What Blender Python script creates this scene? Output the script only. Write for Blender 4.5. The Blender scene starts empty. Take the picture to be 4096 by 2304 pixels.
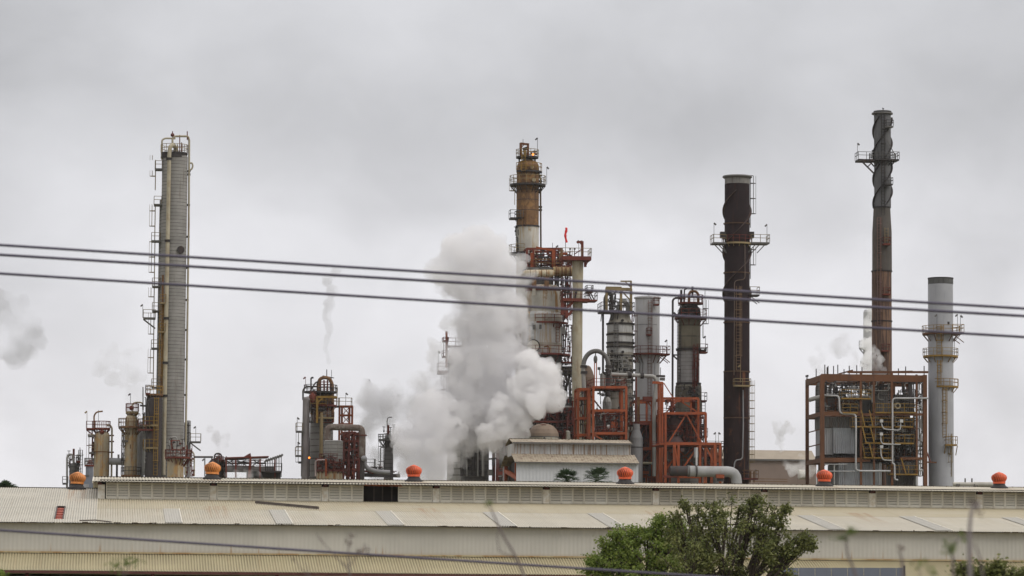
import bpy, bmesh, math, random
from mathutils import Vector, Matrix, noise as mnoise
random.seed(7)
R = math.radians
SC = bpy.context.scene
COL = SC.collection
# ------------------------------------------------------------------ camera
F = 14000.0                      # focal length in photograph pixels (4096 wide)
HC = 1.8
PITCH = math.atan((2450 - 1152) / F)
ROLL = R(0.42)
YAW = math.atan((2048 - 450) / F)          # everything on the site shares this heading
fwd = Vector((0, math.cos(PITCH), math.sin(PITCH)))
up0 = Vector((0, -math.sin(PITCH), math.cos(PITCH)))
rt0 = Vector((1, 0, 0))
RT = rt0 * math.cos(ROLL) + up0 * math.sin(ROLL)
UP = up0 * math.cos(ROLL) - rt0 * math.sin(ROLL)
CAM = Vector((0, 0, HC))
cd = bpy.data.cameras.new('camera')
cam = bpy.data.objects.new('camera', cd)
COL.objects.link(cam)
cd.sensor_width = 36.0
cd.lens = 36.0 * F / 4096
cd.clip_start = 0.5
cd.clip_end = 30000
m = Matrix((RT, UP, -fwd)).transposed().to_4x4()
m.translation = CAM
cam.matrix_world = m
cd.dof.use_dof = True
cd.dof.focus_distance = 430
cd.dof.aperture_fstop = 4.0
SC.camera = cam
UD = Vector((math.cos(YAW), math.sin(YAW), 0))      # along the site (to the right, slightly away)
VD = Vector((-math.sin(YAW), math.cos(YAW), 0))     # away from the camera

def ray(px, py):
    return fwd + RT * ((px - 2048) / F) + UP * ((1152 - py) / F)
def PY(px, py, Y):                                  # point of the ray at distance Y
    d = ray(px, py)
    return CAM + d * (Y / d.y)

# ------------------------------------------------------------------ materials
MAT = {}
def nt(name):
    mt = bpy.data.materials.new(name)
    mt.use_nodes = True
    n = mt.node_tree
    for x in list(n.nodes): n.nodes.remove(x)
    out = n.nodes.new('ShaderNodeOutputMaterial')
    b = n.nodes.new('ShaderNodeBsdfPrincipled')
    n.links.new(b.outputs[0], out.inputs[0])
    MAT[name] = mt
    return mt, n, b
def N(n, t, **k):
    x = n.nodes.new(t)
    for a, v in k.items():
        if a in x.bl_rna.properties.keys(): setattr(x, a, v)
        else: x.inputs[a].default_value = v
    return x
def noise_tex(n, co, scale, loc=(0, 0, 0), detail=4, rough=0.6):
    mp = N(n, 'ShaderNodeMapping'); mp.inputs['Scale'].default_value = scale; mp.inputs['Location'].default_value = loc
    n.links.new(co, mp.inputs[0])
    t = N(n, 'ShaderNodeTexNoise'); t.inputs['Scale'].default_value = 1; t.inputs['Detail'].default_value = detail; t.inputs['Roughness'].default_value = rough
    n.links.new(mp.outputs[0], t.inputs[0])
    return t.outputs[0]
def maprange(n, v, a, b, c=0, d=1, smooth=True):
    x = N(n, 'ShaderNodeMapRange'); x.interpolation_type = 'SMOOTHSTEP' if smooth else 'LINEAR'
    x.inputs[1].default_value = a; x.inputs[2].default_value = b; x.inputs[3].default_value = c; x.inputs[4].default_value = d
    n.links.new(v, x.inputs[0]); return x.outputs[0]
def math_n(n, op, a, b=None, c=None):
    x = N(n, 'ShaderNodeMath'); x.operation = op
    for i, v in enumerate((a, b, c)):
        if v is None: continue
        if isinstance(v, (int, float)): x.inputs[i].default_value = v
        else: n.links.new(v, x.inputs[i])
    return x.outputs[0]
def mix(n, f, a, b, mode='MIX'):
    x = N(n, 'ShaderNodeMix'); x.data_type = 'RGBA'; x.blend_type = mode
    if isinstance(f, (int, float)): x.inputs[0].default_value = f
    else: n.links.new(f, x.inputs[0])
    for i, v in ((6, a), (7, b)):
        if isinstance(v, tuple): x.inputs[i].default_value = (*v, 1)
        else: n.links.new(v, x.inputs[i])
    return x.outputs[2]
def metal(name, base, dirt=(.12, .08, .05), amt=.5, streak=.6, band=0, bandcol=None, seed=0, rough=.7, metallic=0.0, zone=None, var=.12, hs=2.2, seams=0, tri=None):
    """weathered sheet metal: blotches, vertical streaks, cladding seams; zone=[(z0,z1,colour)] paints courses of another cladding"""
    if name in MAT: return MAT[name]
    mt, n, b = nt(name)
    tc = N(n, 'ShaderNodeTexCoord'); co = tc.outputs['Object']
    sep = N(n, 'ShaderNodeSeparateXYZ'); n.links.new(co, sep.inputs[0]); z = sep.outputs[2]
    col = None
    c0 = base
    if zone:
        rgb = N(n, 'ShaderNodeRGB'); rgb.outputs[0].default_value = (*base, 1); c0 = rgb.outputs[0]
        wob = math_n(n, 'ADD', z, math_n(n, 'MULTIPLY', math_n(n, 'SUBTRACT', noise_tex(n, co, (.7, .7, .7)), .5), .5))
        for (z0, z1, cc) in zone:
            f = math_n(n, 'MULTIPLY', maprange(n, wob, z0 - .05, z0 + .05), maprange(n, wob, z1 - .05, z1 + .05, 1, 0))
            c0 = mix(n, f, c0, cc)
    v1 = noise_tex(n, co, (.5, .5, .35), (seed, 0, 3), 5)
    dark = mix(n, 1.0, c0, tuple([max(0, 1 - var * 2.2)] * 3), 'MULTIPLY') if zone else tuple(max(0, x * (1 - var * 2.2)) for x in base)
    col = mix(n, maprange(n, v1, .3, .7), dark, c0)
    v2 = noise_tex(n, co, (hs, hs, .12), (seed * 2, 5, 0), 5, .7)
    s = maprange(n, v2, .62 - .2 * streak, .8 - .2 * streak, 0, min(1, streak + .35))
    col = mix(n, s, col, dirt)
    v3 = noise_tex(n, co, (.9, .9, .6), (0, seed * 3, 9), 6, .7)
    s3 = maprange(n, v3, .72 - .3 * amt, .86 - .3 * amt, 0, min(1, amt + .3))
    col = mix(n, s3, col, tuple(x * .8 for x in dirt))
    if tri:
        v4 = noise_tex(n, co, (1.4, 1.4, .9), (seed + 4, 2, 9), 5, .7)
        col = mix(n, maprange(n, v4, .5, .62, 0, .75), col, tri)
    if band:
        fr = math_n(n, 'FRACT', math_n(n, 'DIVIDE', z, band))
        g = math_n(n, 'MULTIPLY', math_n(n, 'LESS_THAN', fr, .16), maprange(n, noise_tex(n, co, (.6, .6, .8), (1, seed, 2), 3), .3, .6, .35, .9))
        col = mix(n, g, col, bandcol or tuple(x * .35 for x in base))
        r1 = N(n, 'ShaderNodeTexWhiteNoise'); r1.noise_dimensions = '1D'
        n.links.new(math_n(n, 'FLOOR', math_n(n, 'DIVIDE', z, band)), r1.inputs['W'])
        col = mix(n, math_n(n, 'MULTIPLY', r1.outputs[0], .22), col, tuple(x * .5 for x in base))
    n.links.new(col, b.inputs['Base Color'])
    b.inputs['Roughness'].default_value = rough
    b.inputs['Metallic'].default_value = metallic
    b.inputs['Specular IOR Level'].default_value = .18
    bp = N(n, 'ShaderNodeBump'); bp.inputs['Strength'].default_value = .25; bp.inputs['Distance'].default_value = .06
    n.links.new(v3, bp.inputs['Height']); n.links.new(bp.outputs[0], b.inputs['Normal'])
    return mt
def plain(name, base, rough=.7, var=.25, scale=2.0, c2=None):
    if name in MAT: return MAT[name]
    mt, n, b = nt(name)
    tc = N(n, 'ShaderNodeTexCoord')
    v = noise_tex(n, tc.outputs['Object'], (scale,) * 3, detail=4)
    n.links.new(mix(n, maprange(n, v, .32, .68), c2 or tuple(x * (1 - var) for x in base), base), b.inputs['Base Color'])
    b.inputs['Roughness'].default_value = rough
    return mt

# ------------------------------------------------------------------ mesh builder (world coordinates in, local out)
class MB:
    def __init__(s): s.v = []; s.f = []; s.sm = []
    def add(s, vs, fs, smooth=False):
        o = len(s.v); s.v += [Vector(x) for x in vs]
        s.f += [tuple(i + o for i in f) for f in fs]; s.sm += [smooth] * len(fs); return s
    def hexa(s, p):           # 8 corners: bottom 4 ccw, top 4 ccw
        return s.add(p, [(3, 2, 1, 0), (4, 5, 6, 7), (0, 1, 5, 4), (1, 2, 6, 5), (2, 3, 7, 6), (3, 0, 4, 7)])
    def box(s, c, sx, sy, sz, ux=None, uy=None):
        ux = ux or UD; uy = uy or VD; uz = Vector((0, 0, 1)); c = Vector(c)
        P = []
        for dz in (-.5, .5):
            for dx, dy in ((-.5, -.5), (.5, -.5), (.5, .5), (-.5, .5)):
                P.append(c + ux * sx * dx + uy * sy * dy + uz * sz * dz)
        return s.hexa(P)
    def beam(s, a, b, w, h=None):
        a = Vector(a); b = Vector(b); h = h or w
        d = (b - a)
        if d.length < 1e-6: return s
        d.normalize()
        if abs(d.z) > .98: x = UD.copy(); y = VD.copy()
        else:
            x = d.cross(Vector((0, 0, 1))).normalized(); y = x.cross(d).normalized()
        P = []
        for q in (a, b):
            for dx, dy in ((-.5, -.5), (.5, -.5), (.5, .5), (-.5, .5)):
                P.append(q + x * w * dx + y * h * dy)
        return s.hexa(P)
    def tube(s, pts, r, n=8, cap=True, smooth=True, r2=None):
        pts = [Vector(p) for p in pts]
        rings = []; prev = None
        for i, p in enumerate(pts):
            if i == 0: d = pts[1] - p
            elif i == len(pts) - 1: d = p - pts[-2]
            else: d = (pts[i + 1] - p).normalized() + (p - pts[i - 1]).normalized()
            if d.length < 1e-9: d = Vector((0, 0, 1))
            d.normalize()
            if prev is None:
                a = Vector((0, 0, 1)) if abs(d.z) < .9 else Vector((1, 0, 0))
                x = d.cross(a).normalized()
            else:
                x = (prev - d * prev.dot(d)).normalized()
            y = d.cross(x); prev = x
            rr = r if r2 is None else r + (r2 - r) * i / (len(pts) - 1)
            if callable(r): rr = r(i / (len(pts) - 1))
            rings.append([p + (x * math.cos(2 * math.pi * k / n) + y * math.sin(2 * math.pi * k / n)) * rr for k in range(n)])
        vs = [q for rg in rings for q in rg]; fs = []
        for i in range(len(rings) - 1):
            for k in range(n):
                fs.append((i * n + k, i * n + (k + 1) % n, (i + 1) * n + (k + 1) % n, (i + 1) * n + k))
        s.add(vs, fs, smooth)
        if cap:
            s.add(rings[0], [tuple(reversed(range(n)))]); s.add(rings[-1], [tuple(range(n))])
        return s
    def lathe(s, c, prof, n=32, smooth=True, cap=True):      # prof [(z, r)] from bottom up, c = axis (x,y)
        rings = [[Vector((c[0] + r * math.cos(2 * math.pi * k / n), c[1] + r * math.sin(2 * math.pi * k / n), z)) for k in range(n)] for z, r in prof]
        for i in range(len(rings) - 1):          # separate rings per segment keeps edges crisp
            s.add(rings[i] + rings[i + 1], [(k, (k + 1) % n, n + (k + 1) % n, n + k) for k in range(n)], smooth)
        if cap:
            s.add(rings[0], [tuple(reversed(range(n)))]); s.add(rings[-1], [tuple(range(n))])
        return s
    def sphere(s, c, r, n=16, sz=1.0):
        c = Vector(c)
        return s.lathe((c.x, c.y), [(c.z + math.sin(R(a)) * r * sz, max(1e-3, math.cos(R(a)) * r)) for a in range(-90, 91, 15)], n, cap=False)
    def build(s, name, mat, parent, off):
        me = bpy.data.meshes.new(name)
        me.from_pydata([v - off for v in s.v], [], s.f)
        me.polygons.foreach_set('use_smooth', s.sm)
        me.update()
        o = bpy.data.objects.new(name, me); COL.objects.link(o)
        if mat is not None: me.materials.append(mat if not isinstance(mat, str) else MAT[mat])
        o.parent = parent
        return o
def arc(pts, r=.4, n=4):
    """round the corners of a polyline"""
    pts = [Vector(p) for p in pts]; out = [pts[0]]
    for i in range(1, len(pts) - 1):
        a = pts[i - 1] - pts[i]; b = pts[i + 1] - pts[i]
        l = min(r, a.length * .49, b.length * .49)
        p0 = pts[i] + a.normalized() * l; p1 = pts[i] + b.normalized() * l
        for k in range(n + 1):
            t = k / n; out.append(p0 * (1 - t) ** 2 + pts[i] * 2 * t * (1 - t) + p1 * t * t)
    out.append(pts[-1]); return out

class Thing:
    def __init__(s, name, label, cat, px, D, group=None, py=1900, z=0.0):
        s.p = PY(px, py, D); s.D = D
        s.off = Vector((s.p.x, s.p.y, z))
        o = bpy.data.objects.new(name, None); COL.objects.link(o); o.location = s.off
        o['label'] = label; o['category'] = cat; o['kind'] = 'thing'
        if group: o['group'] = group
        o.empty_display_size = .5
        s.o = o; s.s = D / F / math.cos(PITCH)
    def P(s, px, py, d=0.0):
        """photo point on the site-aligned upright plane through the thing, pushed d metres away from the camera"""
        r = ray(px, py)
        q = s.off + VD * d
        t = ((q - CAM).dot(VD)) / r.dot(VD)
        return CAM + r * t
    def part(s, name, mb, mat, parent=None, label=None):
        o = mb.build(name, mat, parent or s.o, s.off)
        if label: o['label'] = label
        return o
    # -- composite parts
    def cyl(s, name, cx, prof, mat, d=0, n=36, ref=None, ground=False, parent=None, label=None):
        ys = [p[0] for p in prof]; ref = ref or (min(ys) + max(ys)) / 2
        c = s.P(cx, ref, d)
        pr = sorted([(s.P(cx, y, d).z, r * s.s) for y, r in prof], key=lambda q: q[0])
        if ground: pr = [(0.0, pr[0][1])] + pr
        return s.part(name, MB().lathe((c.x, c.y), pr, n), mat, parent, label), c
    def pipe(s, pts, r, mat, name='pipe', n=10, bend=.5, parent=None, label=None):
        q = [s.P(*(p if len(p) == 3 else (*p, 0))) for p in pts]
        return s.part(name, MB().tube(arc(q, bend), r * s.s, n), mat, parent, label)
    def lamp(s, px, py0, py1, mat, d=0, dirn=-1):
        a = s.P(px, py1, d); b = s.P(px, py0, d)
        m_ = MB().tube([a, b], .035, 5)
        m_.beam(b + UD * dirn * .0, b + UD * .3 * dirn - Vector((0, 0, .28)), .24, .2)
        return s.part('lamp_mast', m_, mat)
    def deck(s, x0, x1, py, mat, rail=None, d0=-1.0, d1=1.0, rail_h=1.1, th=.22, brace=None, sides='lrf', name='platform', kick=True, brk=0):
        """rectangular platform with railing between photo columns x0..x1 at height py"""
        a = s.P(x0, py, 0); b = s.P(x1, py, 0); z = (a.z + b.z) / 2
        a = Vector((a.x, a.y, z)); b = Vector((b.x, b.y, z))
        m_ = MB(); c = (a + b) / 2 + VD * (d0 + d1) / 2
        L = (b - a).length
        m_.box(c - Vector((0, 0, th / 2)), L, d1 - d0, th)
        if brace:     # diagonal braces back to the shell, brace = +1 / -1 side that is held
            e = b if brace > 0 else a
            f = a if brace > 0 else b
            for dd in (d0 + .15, d1 - .15):
                m_.beam(e + VD * dd - Vector((0, 0, th)), f + VD * dd - Vector((0, 0, th + L * .75)), .1)
        if brk:
            k = max(2, int(L / brk))
            for i in range(k + 1):
                q = a + (b - a) * i / k
                m_.beam(q + VD * d0 - Vector((0, 0, th)), q + VD * (d0 + 1.0) - Vector((0, 0, th + 1.3)), .1)
        o = s.part(name, m_, mat)
        r_ = MB()
        A = a + VD * d0; B = b + VD * d0; Cc = b + VD * d1; Dd = a + VD * d1
        segs = []
        if 'f' in sides: segs.append((A, B))
        if 'r' in sides: segs.append((B, Cc))
        if 'l' in sides: segs.append((A, Dd))
        if 'b' in sides: segs.append((Dd, Cc))
        for p, q in segs:
            k = max(1, round((q - p).length / 1.4))
            for i in range(k + 1):
                t = p + (q - p) * i / k
                r_.beam(t, t + Vector((0, 0, rail_h)), .07)
            for h in (.55, 1.0):
                r_.beam(p + Vector((0, 0, rail_h * h)), q + Vector((0, 0, rail_h * h)), .07)
        s.part('railing', r_, rail or mat, parent=o)
        return o
    def ring(s, cx, py, r_in, r_out, a0, a1, mat, rail=None, d=0, rail_h=1.1, th=.25, brk=True, name='platform', n=None):
        """arc-shaped platform round a vessel; radii in photo pixels; angle 0 = right, -90 = towards the camera"""
        c = s.P(cx, py, d); z = c.z; ri = r_in * s.s; ro = r_out * s.s
        n = n or max(4, int(abs(a1 - a0) / 12))
        def pt(a, r, zz): return Vector((c.x + r * math.cos(R(a)), c.y + r * math.sin(R(a)), zz))
        m_ = MB(); A = [a0 + (a1 - a0) * i / n for i in range(n + 1)]
        for i in range(n):
            m_.hexa([pt(A[i], ri, z - th), pt(A[i], ro, z - th), pt(A[i + 1], ro, z - th), pt(A[i + 1], ri, z - th),
                     pt(A[i], ri, z), pt(A[i], ro, z), pt(A[i + 1], ro, z), pt(A[i + 1], ri, z)])
            if brk and i % 2 == 0:
                m_.beam(pt(A[i], ro * .98, z - th), pt(A[i], ri, z - th - (ro - ri) * 1.1), .09)
        o = s.part(name, m_, mat)
        r_ = MB()
        for i in range(n + 1):
            if i % 2 == 0 or i == n: r_.beam(pt(A[i], ro, z), pt(A[i], ro, z + rail_h), .07)
        for h in (.52, 1.0):
            for i in range(n): r_.beam(pt(A[i], ro, z + rail_h * h), pt(A[i + 1], ro, z + rail_h * h), .07)
            if abs(a1 - a0) < 350:
                for a in (a0, a1): r_.beam(pt(a, ri, z + rail_h * h), pt(a, ro, z + rail_h * h), .06)
        s.part('railing', r_, rail or mat, parent=o)
        return o
    def ladder(s, px, py0, py1, mat, d=0, cage=True, w=.5, side=-1, hoop=2.2, ang=None):
        """caged ladder between two heights; side: cage bulges towards the camera (-1 along V) or sideways"""
        m_ = MB(); t = s.P(px, py0, d); b = s.P(px, py1, d); x = (t.x + b.x) / 2; y = (t.y + b.y) / 2
        ux = UD; uo = VD * side
        if ang is not None:
            uo = Vector((math.cos(R(ang)), math.sin(R(ang)), 0)); ux = Vector((-uo.y, uo.x, 0))
        c = Vector((x, y, 0))
        for k in (-1, 1):
            m_.beam(c + ux * w / 2 * k + Vector((0, 0, b.z)), c + ux * w / 2 * k + Vector((0, 0, t.z)), .08)
        z = b.z
        while z < t.z:
            m_.beam(c + ux * w / 2 + Vector((0, 0, z)), c - ux * w / 2 + Vector((0, 0, z)), .05); z += .45
        if cage:
            z = b.z + 2.0
            while z <= t.z:
                pts = [c + ux * (w * .75) * math.cos(R(a)) + uo * (.8 * math.sin(R(a))) + Vector((0, 0, z)) for a in range(0, 181, 30)]
                m_.tube(pts, .045, 4, smooth=False); z += hoop
            for a in (35, 90, 145):
                q = c + ux * (w * .75) * math.cos(R(a)) + uo * (.8 * math.sin(R(a)))
                m_.beam(q + Vector((0, 0, b.z + 2)), q + Vector((0, 0, t.z)), .045)
        return s.part('ladder', m_, mat)
    def bar(s, p, q, mat, w=.3, h=None, name='beam'):
        p = p if len(p) == 3 else (*p, 0); q = q if len(q) == 3 else (*q, 0)
        return s.part(name, MB().beam(s.P(*p), s.P(*q), w, h), mat)
    def frame(s, xs, ys, mat, d0=0, d1=6, w=.4, braces=(), base=None, back=True, ybeam=None):
        """steel frame: posts at photo columns xs (front), beams at heights ys, back row d1 metres behind"""
        top = min(ys); base = base or 0.0
        def at(x, y, d):
            a = s.P(x, top, 0); zz = s.P(x, y, 0).z
            return Vector((a.x, a.y, zz)) + VD * d
        rows = [d0, d1] if back else [d0]
        for d in rows:
            for x in xs:
                a = at(x, top, d)
                s.part('post', MB().beam(Vector((a.x, a.y, base)), a, w, w * .85), mat)
            for y in ys:
                s.part('beam', MB().beam(at(xs[0], y, d), at(xs[-1], y, d), w * .8, w * 1.1), mat)
        if back:
            for x in xs:
                for y in ys:
                    s.part('beam', MB().beam(at(x, y, d0), at(x, y, d1), w * .7, w * .9), mat)
        for (x0, y0, x1, y1, d) in braces:
            s.part('brace', MB().beam(at(x0, y0, d), at(x1, y1, d), w * .6, w * .6), mat)
        s.at = at
    def clutter(s, x0, x1, y0, y1, mats, n=20, d=(0, 4), r=(1.0, 3.5), seed=1, vertical=.55, valves=True):
        """small bore pipe runs with elbows, flanges and valves, packed between vessels"""
        rnd = random.Random(seed)
        for gi, mt in enumerate(mats):
            m_ = MB()
            for i in range(int(n * 1.25) // len(mats) + 1):
                x = rnd.uniform(x0, x1); y = rnd.uniform(y0, y1); dd = rnd.uniform(*d); rr = rnd.uniform(*r) * s.s
                pts = [(x, y, dd)]
                vert = rnd.random() < vertical
                for k in range(rnd.choice((1, 2, 2, 3))):
                    px, py, pd = pts[-1]
                    if vert: py = min(y1, max(y0, py + rnd.choice((-1, 1)) * rnd.uniform(.15, .7) * (y1 - y0)))
                    elif rnd.random() < .25: pd = min(d[1], max(d[0], pd + rnd.uniform(-2, 2)))
                    else: px = min(x1, max(x0, px + rnd.choice((-1, 1)) * rnd.uniform(.15, .6) * (x1 - x0)))
                    vert = not vert; 
                    if (px, py, pd) != pts[-1]: pts.append((px, py, pd))
                if len(pts) < 2: continue
                q = [s.P(*p) for p in pts]
                if sum((q[j + 1] - q[j]).length for j in range(len(q) - 1)) < .6: continue
                m_.tube(arc(q, .25), rr, 6)
                if valves and rnd.random() < .6:
                    t = rnd.random(); c = q[0].lerp(q[1], t); dd_ = (q[1] - q[0])
                    if dd_.length > .3:
                        dd_.normalize(); m_.tube([c - dd_ * .12, c + dd_ * .12], rr * 1.9 + .05, 8)
                        if rnd.random() < .5:
                            m_.beam(c, c + Vector((0, 0, .6)), .1); m_.tube([c + Vector((0, 0, .58)), c + Vector((0, 0, .66))], .25, 8)
            if m_.v: s.part('pipework', m_, mt)
# ------------------------------------------------------------------ world: overcast sky, procedural cloud cover over a Nishita sky
w = bpy.data.worlds.new('World'); SC.world = w; w.use_nodes = True
n = w.node_tree
for x in list(n.nodes): n.nodes.remove(x)
out = n.nodes.new('ShaderNodeOutputWorld'); bg = n.nodes.new('ShaderNodeBackground'); n.links.new(bg.outputs[0], out.inputs[0])
sky = n.nodes.new('ShaderNodeTexSky'); sky.sky_type = 'NISHITA'; sky.sun_disc = False
SUN_EL, SUN_AZ = 42, 118          # azimuth measured from +Y (view direction), clockwise
sky.sun_elevation = R(SUN_EL); sky.sun_rotation = R(SUN_AZ)
tc = N(n, 'ShaderNodeTexCoord'); co = tc.outputs['Generated']
sep = N(n, 'ShaderNodeSeparateXYZ'); n.links.new(co, sep.inputs[0])
def skydir(px, py):
    return ray(px, py).normalized()
el = sep.outputs[2]
# base luminance of the overcast: pale at the horizon, greyer above it, brighter again towards the zenith
ramp = N(n, 'ShaderNodeValToRGB'); n.links.new(el, ramp.inputs[0])
cr = ramp.color_ramp
stops = [(0.0, (.81, .80, .83)), (.06, (.82, .81, .84)), (.10, (.765, .76, .79)), (.135, (.66, .66, .685)), (.175, (.62, .622, .645)), (.30, (.67, .67, .68)), (.6, (1.06, 1.04, 1.04)), (1.0, (1.7, 1.66, 1.64))]
while len(cr.elements) < len(stops): cr.elements.new(.5)
for e, (p, c) in zip(cr.elements, stops): e.position = p; e.color = (*c, 1)
# cloud structure
warp = N(n, 'ShaderNodeTexNoise'); warp.inputs['Scale'].default_value = 9; warp.inputs['Detail'].default_value = 3
n.links.new(co, warp.inputs[0])
vm = N(n, 'ShaderNodeVectorMath'); vm.operation = 'MULTIPLY_ADD'; vm.inputs[1].default_value = (.06, .06, .06)
n.links.new(warp.outputs['Color'], vm.inputs[0]); n.links.new(co, vm.inputs[2])
c1 = noise_tex(n, vm.outputs[0], (9, 9, 15), (2.3, 0, .7), 5, .5)
c2 = noise_tex(n, vm.outputs[0], (26, 26, 40), (0.3, 3, .2), 6, .55)
f = math_n(n, 'ADD', maprange(n, c1, .3, .7, -.10, .10), maprange(n, c2, .3, .7, -.04, .04))
val = math_n(n, 'ADD', f, 1.0)
blobs = [(60, 150, 420, 300, -.21), (2900, 470, 420, 230, -.15), (3300, 850, 260, 170, -.07), (4050, 350, 420, 420, -.20), (4000, 1350, 160, 260, -.10), (1500, 120, 700, 260, .07), (1500, 930, 900, 110, .045),
         (3000, 1000, 600, 160, .03), (60, 900, 160, 400, -.07), (3900, 1000, 350, 300, -.11), (620, 450, 300, 250, -.05), (2500, 880, 330, 130, .09), (4060, 1500, 120, 140, -.07),
         (2300, 1000, 400, 60, -.03)]
for (bx, by, sx, sy, a) in blobs:
    d = skydir(bx, by)
    vs = N(n, 'ShaderNodeVectorMath'); vs.operation = 'SUBTRACT'; n.links.new(vm.outputs[0], vs.inputs[0])
    vs.inputs[1].default_value = (d.x + .03, d.y + .03, d.z + .03)
    ms = N(n, 'ShaderNodeVectorMath'); ms.operation = 'MULTIPLY'; n.links.new(vs.outputs[0], ms.inputs[0])
    ms.inputs[1].default_value = (F / sx, 3, F / sy)
    ln = N(n, 'ShaderNodeVectorMath'); ln.operation = 'LENGTH'; n.links.new(ms.outputs[0], ln.inputs[0])
    val = math_n(n, 'ADD', val, maprange(n, ln.outputs['Value'], 0, 1.35, a, 0))
cl = mix(n, 1.0, ramp.outputs[0], ramp.outputs[0])
sc_ = N(n, 'ShaderNodeVectorMath'); sc_.operation = 'SCALE'; n.links.new(ramp.outputs[0], sc_.inputs[0]); n.links.new(val, sc_.inputs['Scale'])
s2 = N(n, 'ShaderNodeVectorMath'); s2.operation = 'SCALE'; n.links.new(sky.outputs[0], s2.inputs[0]); s2.inputs['Scale'].default_value = .08
fin = mix(n, .95, s2.outputs[0], sc_.outputs[0])
n.links.new(fin, bg.inputs[0]); bg.inputs[1].default_value = 1.0
w.cycles.sampling_method = 'MANUAL'; w.cycles.sample_map_resolution = 512

sd = bpy.data.lights.new('sun', 'SUN'); sd.energy = 1.35; sd.angle = R(24); sd.color = (1, .95, .88)
so = bpy.data.objects.new('sun', sd); COL.objects.link(so)
sv = Vector((math.sin(R(SUN_AZ)) * math.cos(R(SUN_EL)), math.cos(R(SUN_AZ)) * math.cos(R(SUN_EL)), math.sin(R(SUN_EL))))
so.rotation_euler = sv.to_track_quat('Z', 'Y').to_euler()
so.location = (0, -30, 60)

SC.view_settings.view_transform = 'Standard'; SC.view_settings.look = 'None'; SC.view_settings.gamma = 1; SC.view_settings.exposure = 0
cy = SC.cycles
cy.use_denoising = True; cy.max_bounces = 12; cy.volume_bounces = 6; cy.diffuse_bounces = 3; cy.glossy_bounces = 2; cy.transmission_bounces = 4; cy.transparent_max_bounces = 12
cy.volume_step_rate = 1.5; cy.volume_max_steps = 128
cy.caustics_reflective = False; cy.caustics_refractive = False

# ------------------------------------------------------------------ ground
gm, n, b = nt('dry_ground')
tc = N(n, 'ShaderNodeTexCoord'); v = noise_tex(n, tc.outputs['Object'], (.08,) * 3, detail=8)
n.links.new(mix(n, maprange(n, v, .4, .6), (.12, .13, .06), (.25, .22, .16)), b.inputs['Base Color']); b.inputs['Roughness'].default_value = .95
me = bpy.data.meshes.new('ground'); bm = bmesh.new(); bmesh.ops.create_grid(bm, x_segments=20, y_segments=20, size=6000); bm.to_mesh(me); bm.free()
g = bpy.data.objects.new('ground', me); COL.objects.link(g); g.location = (0, 3000, 0); me.materials.append(gm); g['kind'] = 'structure'
for ci in range(10): MAT.get(ci)
def tag(o, label, cat, group=None, kind=None):
    if label: o['label'] = label
    if cat: o['category'] = cat
    if group: o['group'] = group
    if kind: o['kind'] = kind
    return o

# ------------------------------------------------------------------ warehouse
# local frame: u along the ridge, v away from the camera, both from the foot of the camera
def uv(u, v, z): return UD * u + VD * v + Vector((0, 0, z))
def LU(px, py, v):
    """u, z of the photo point on the plane v = const"""
    r = ray(px, py); t = v / r.dot(VD); q = CAM + r * t
    return q.dot(UD), q.z
V0, V1, V2, V3, V4 = 200.0, 203.67, 203.30, 220.9, 229.3
Z_eave = LU(2048, 2297, V0)[1]; Z_wall0 = LU(2048, 2229, V1)[1]; Z_eave2 = LU(2048, 2108, V2)[1]
Z_mon0 = LU(2048, 2013, V3)[1]; SL = (Z_mon0 - Z_eave2) / (V3 - V2)
Z_ridge = Z_eave2 + SL * (V4 - V2)
Z_mon1 = LU(2048, 1944, V3)[1]; Z_me = LU(2048, 1949, V3 - .7)[1]; Z_mr = LU(2048, 1927, V4)[1]
UL, UR = -62.0, 75.0
U_m0 = LU(392, 1950, V3)[0]          # left end of the ridge monitor
WH = Thing('warehouse', 'long cream corrugated metal warehouse with a louvered ridge monitor', 'warehouse', 2048, 200)

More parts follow.
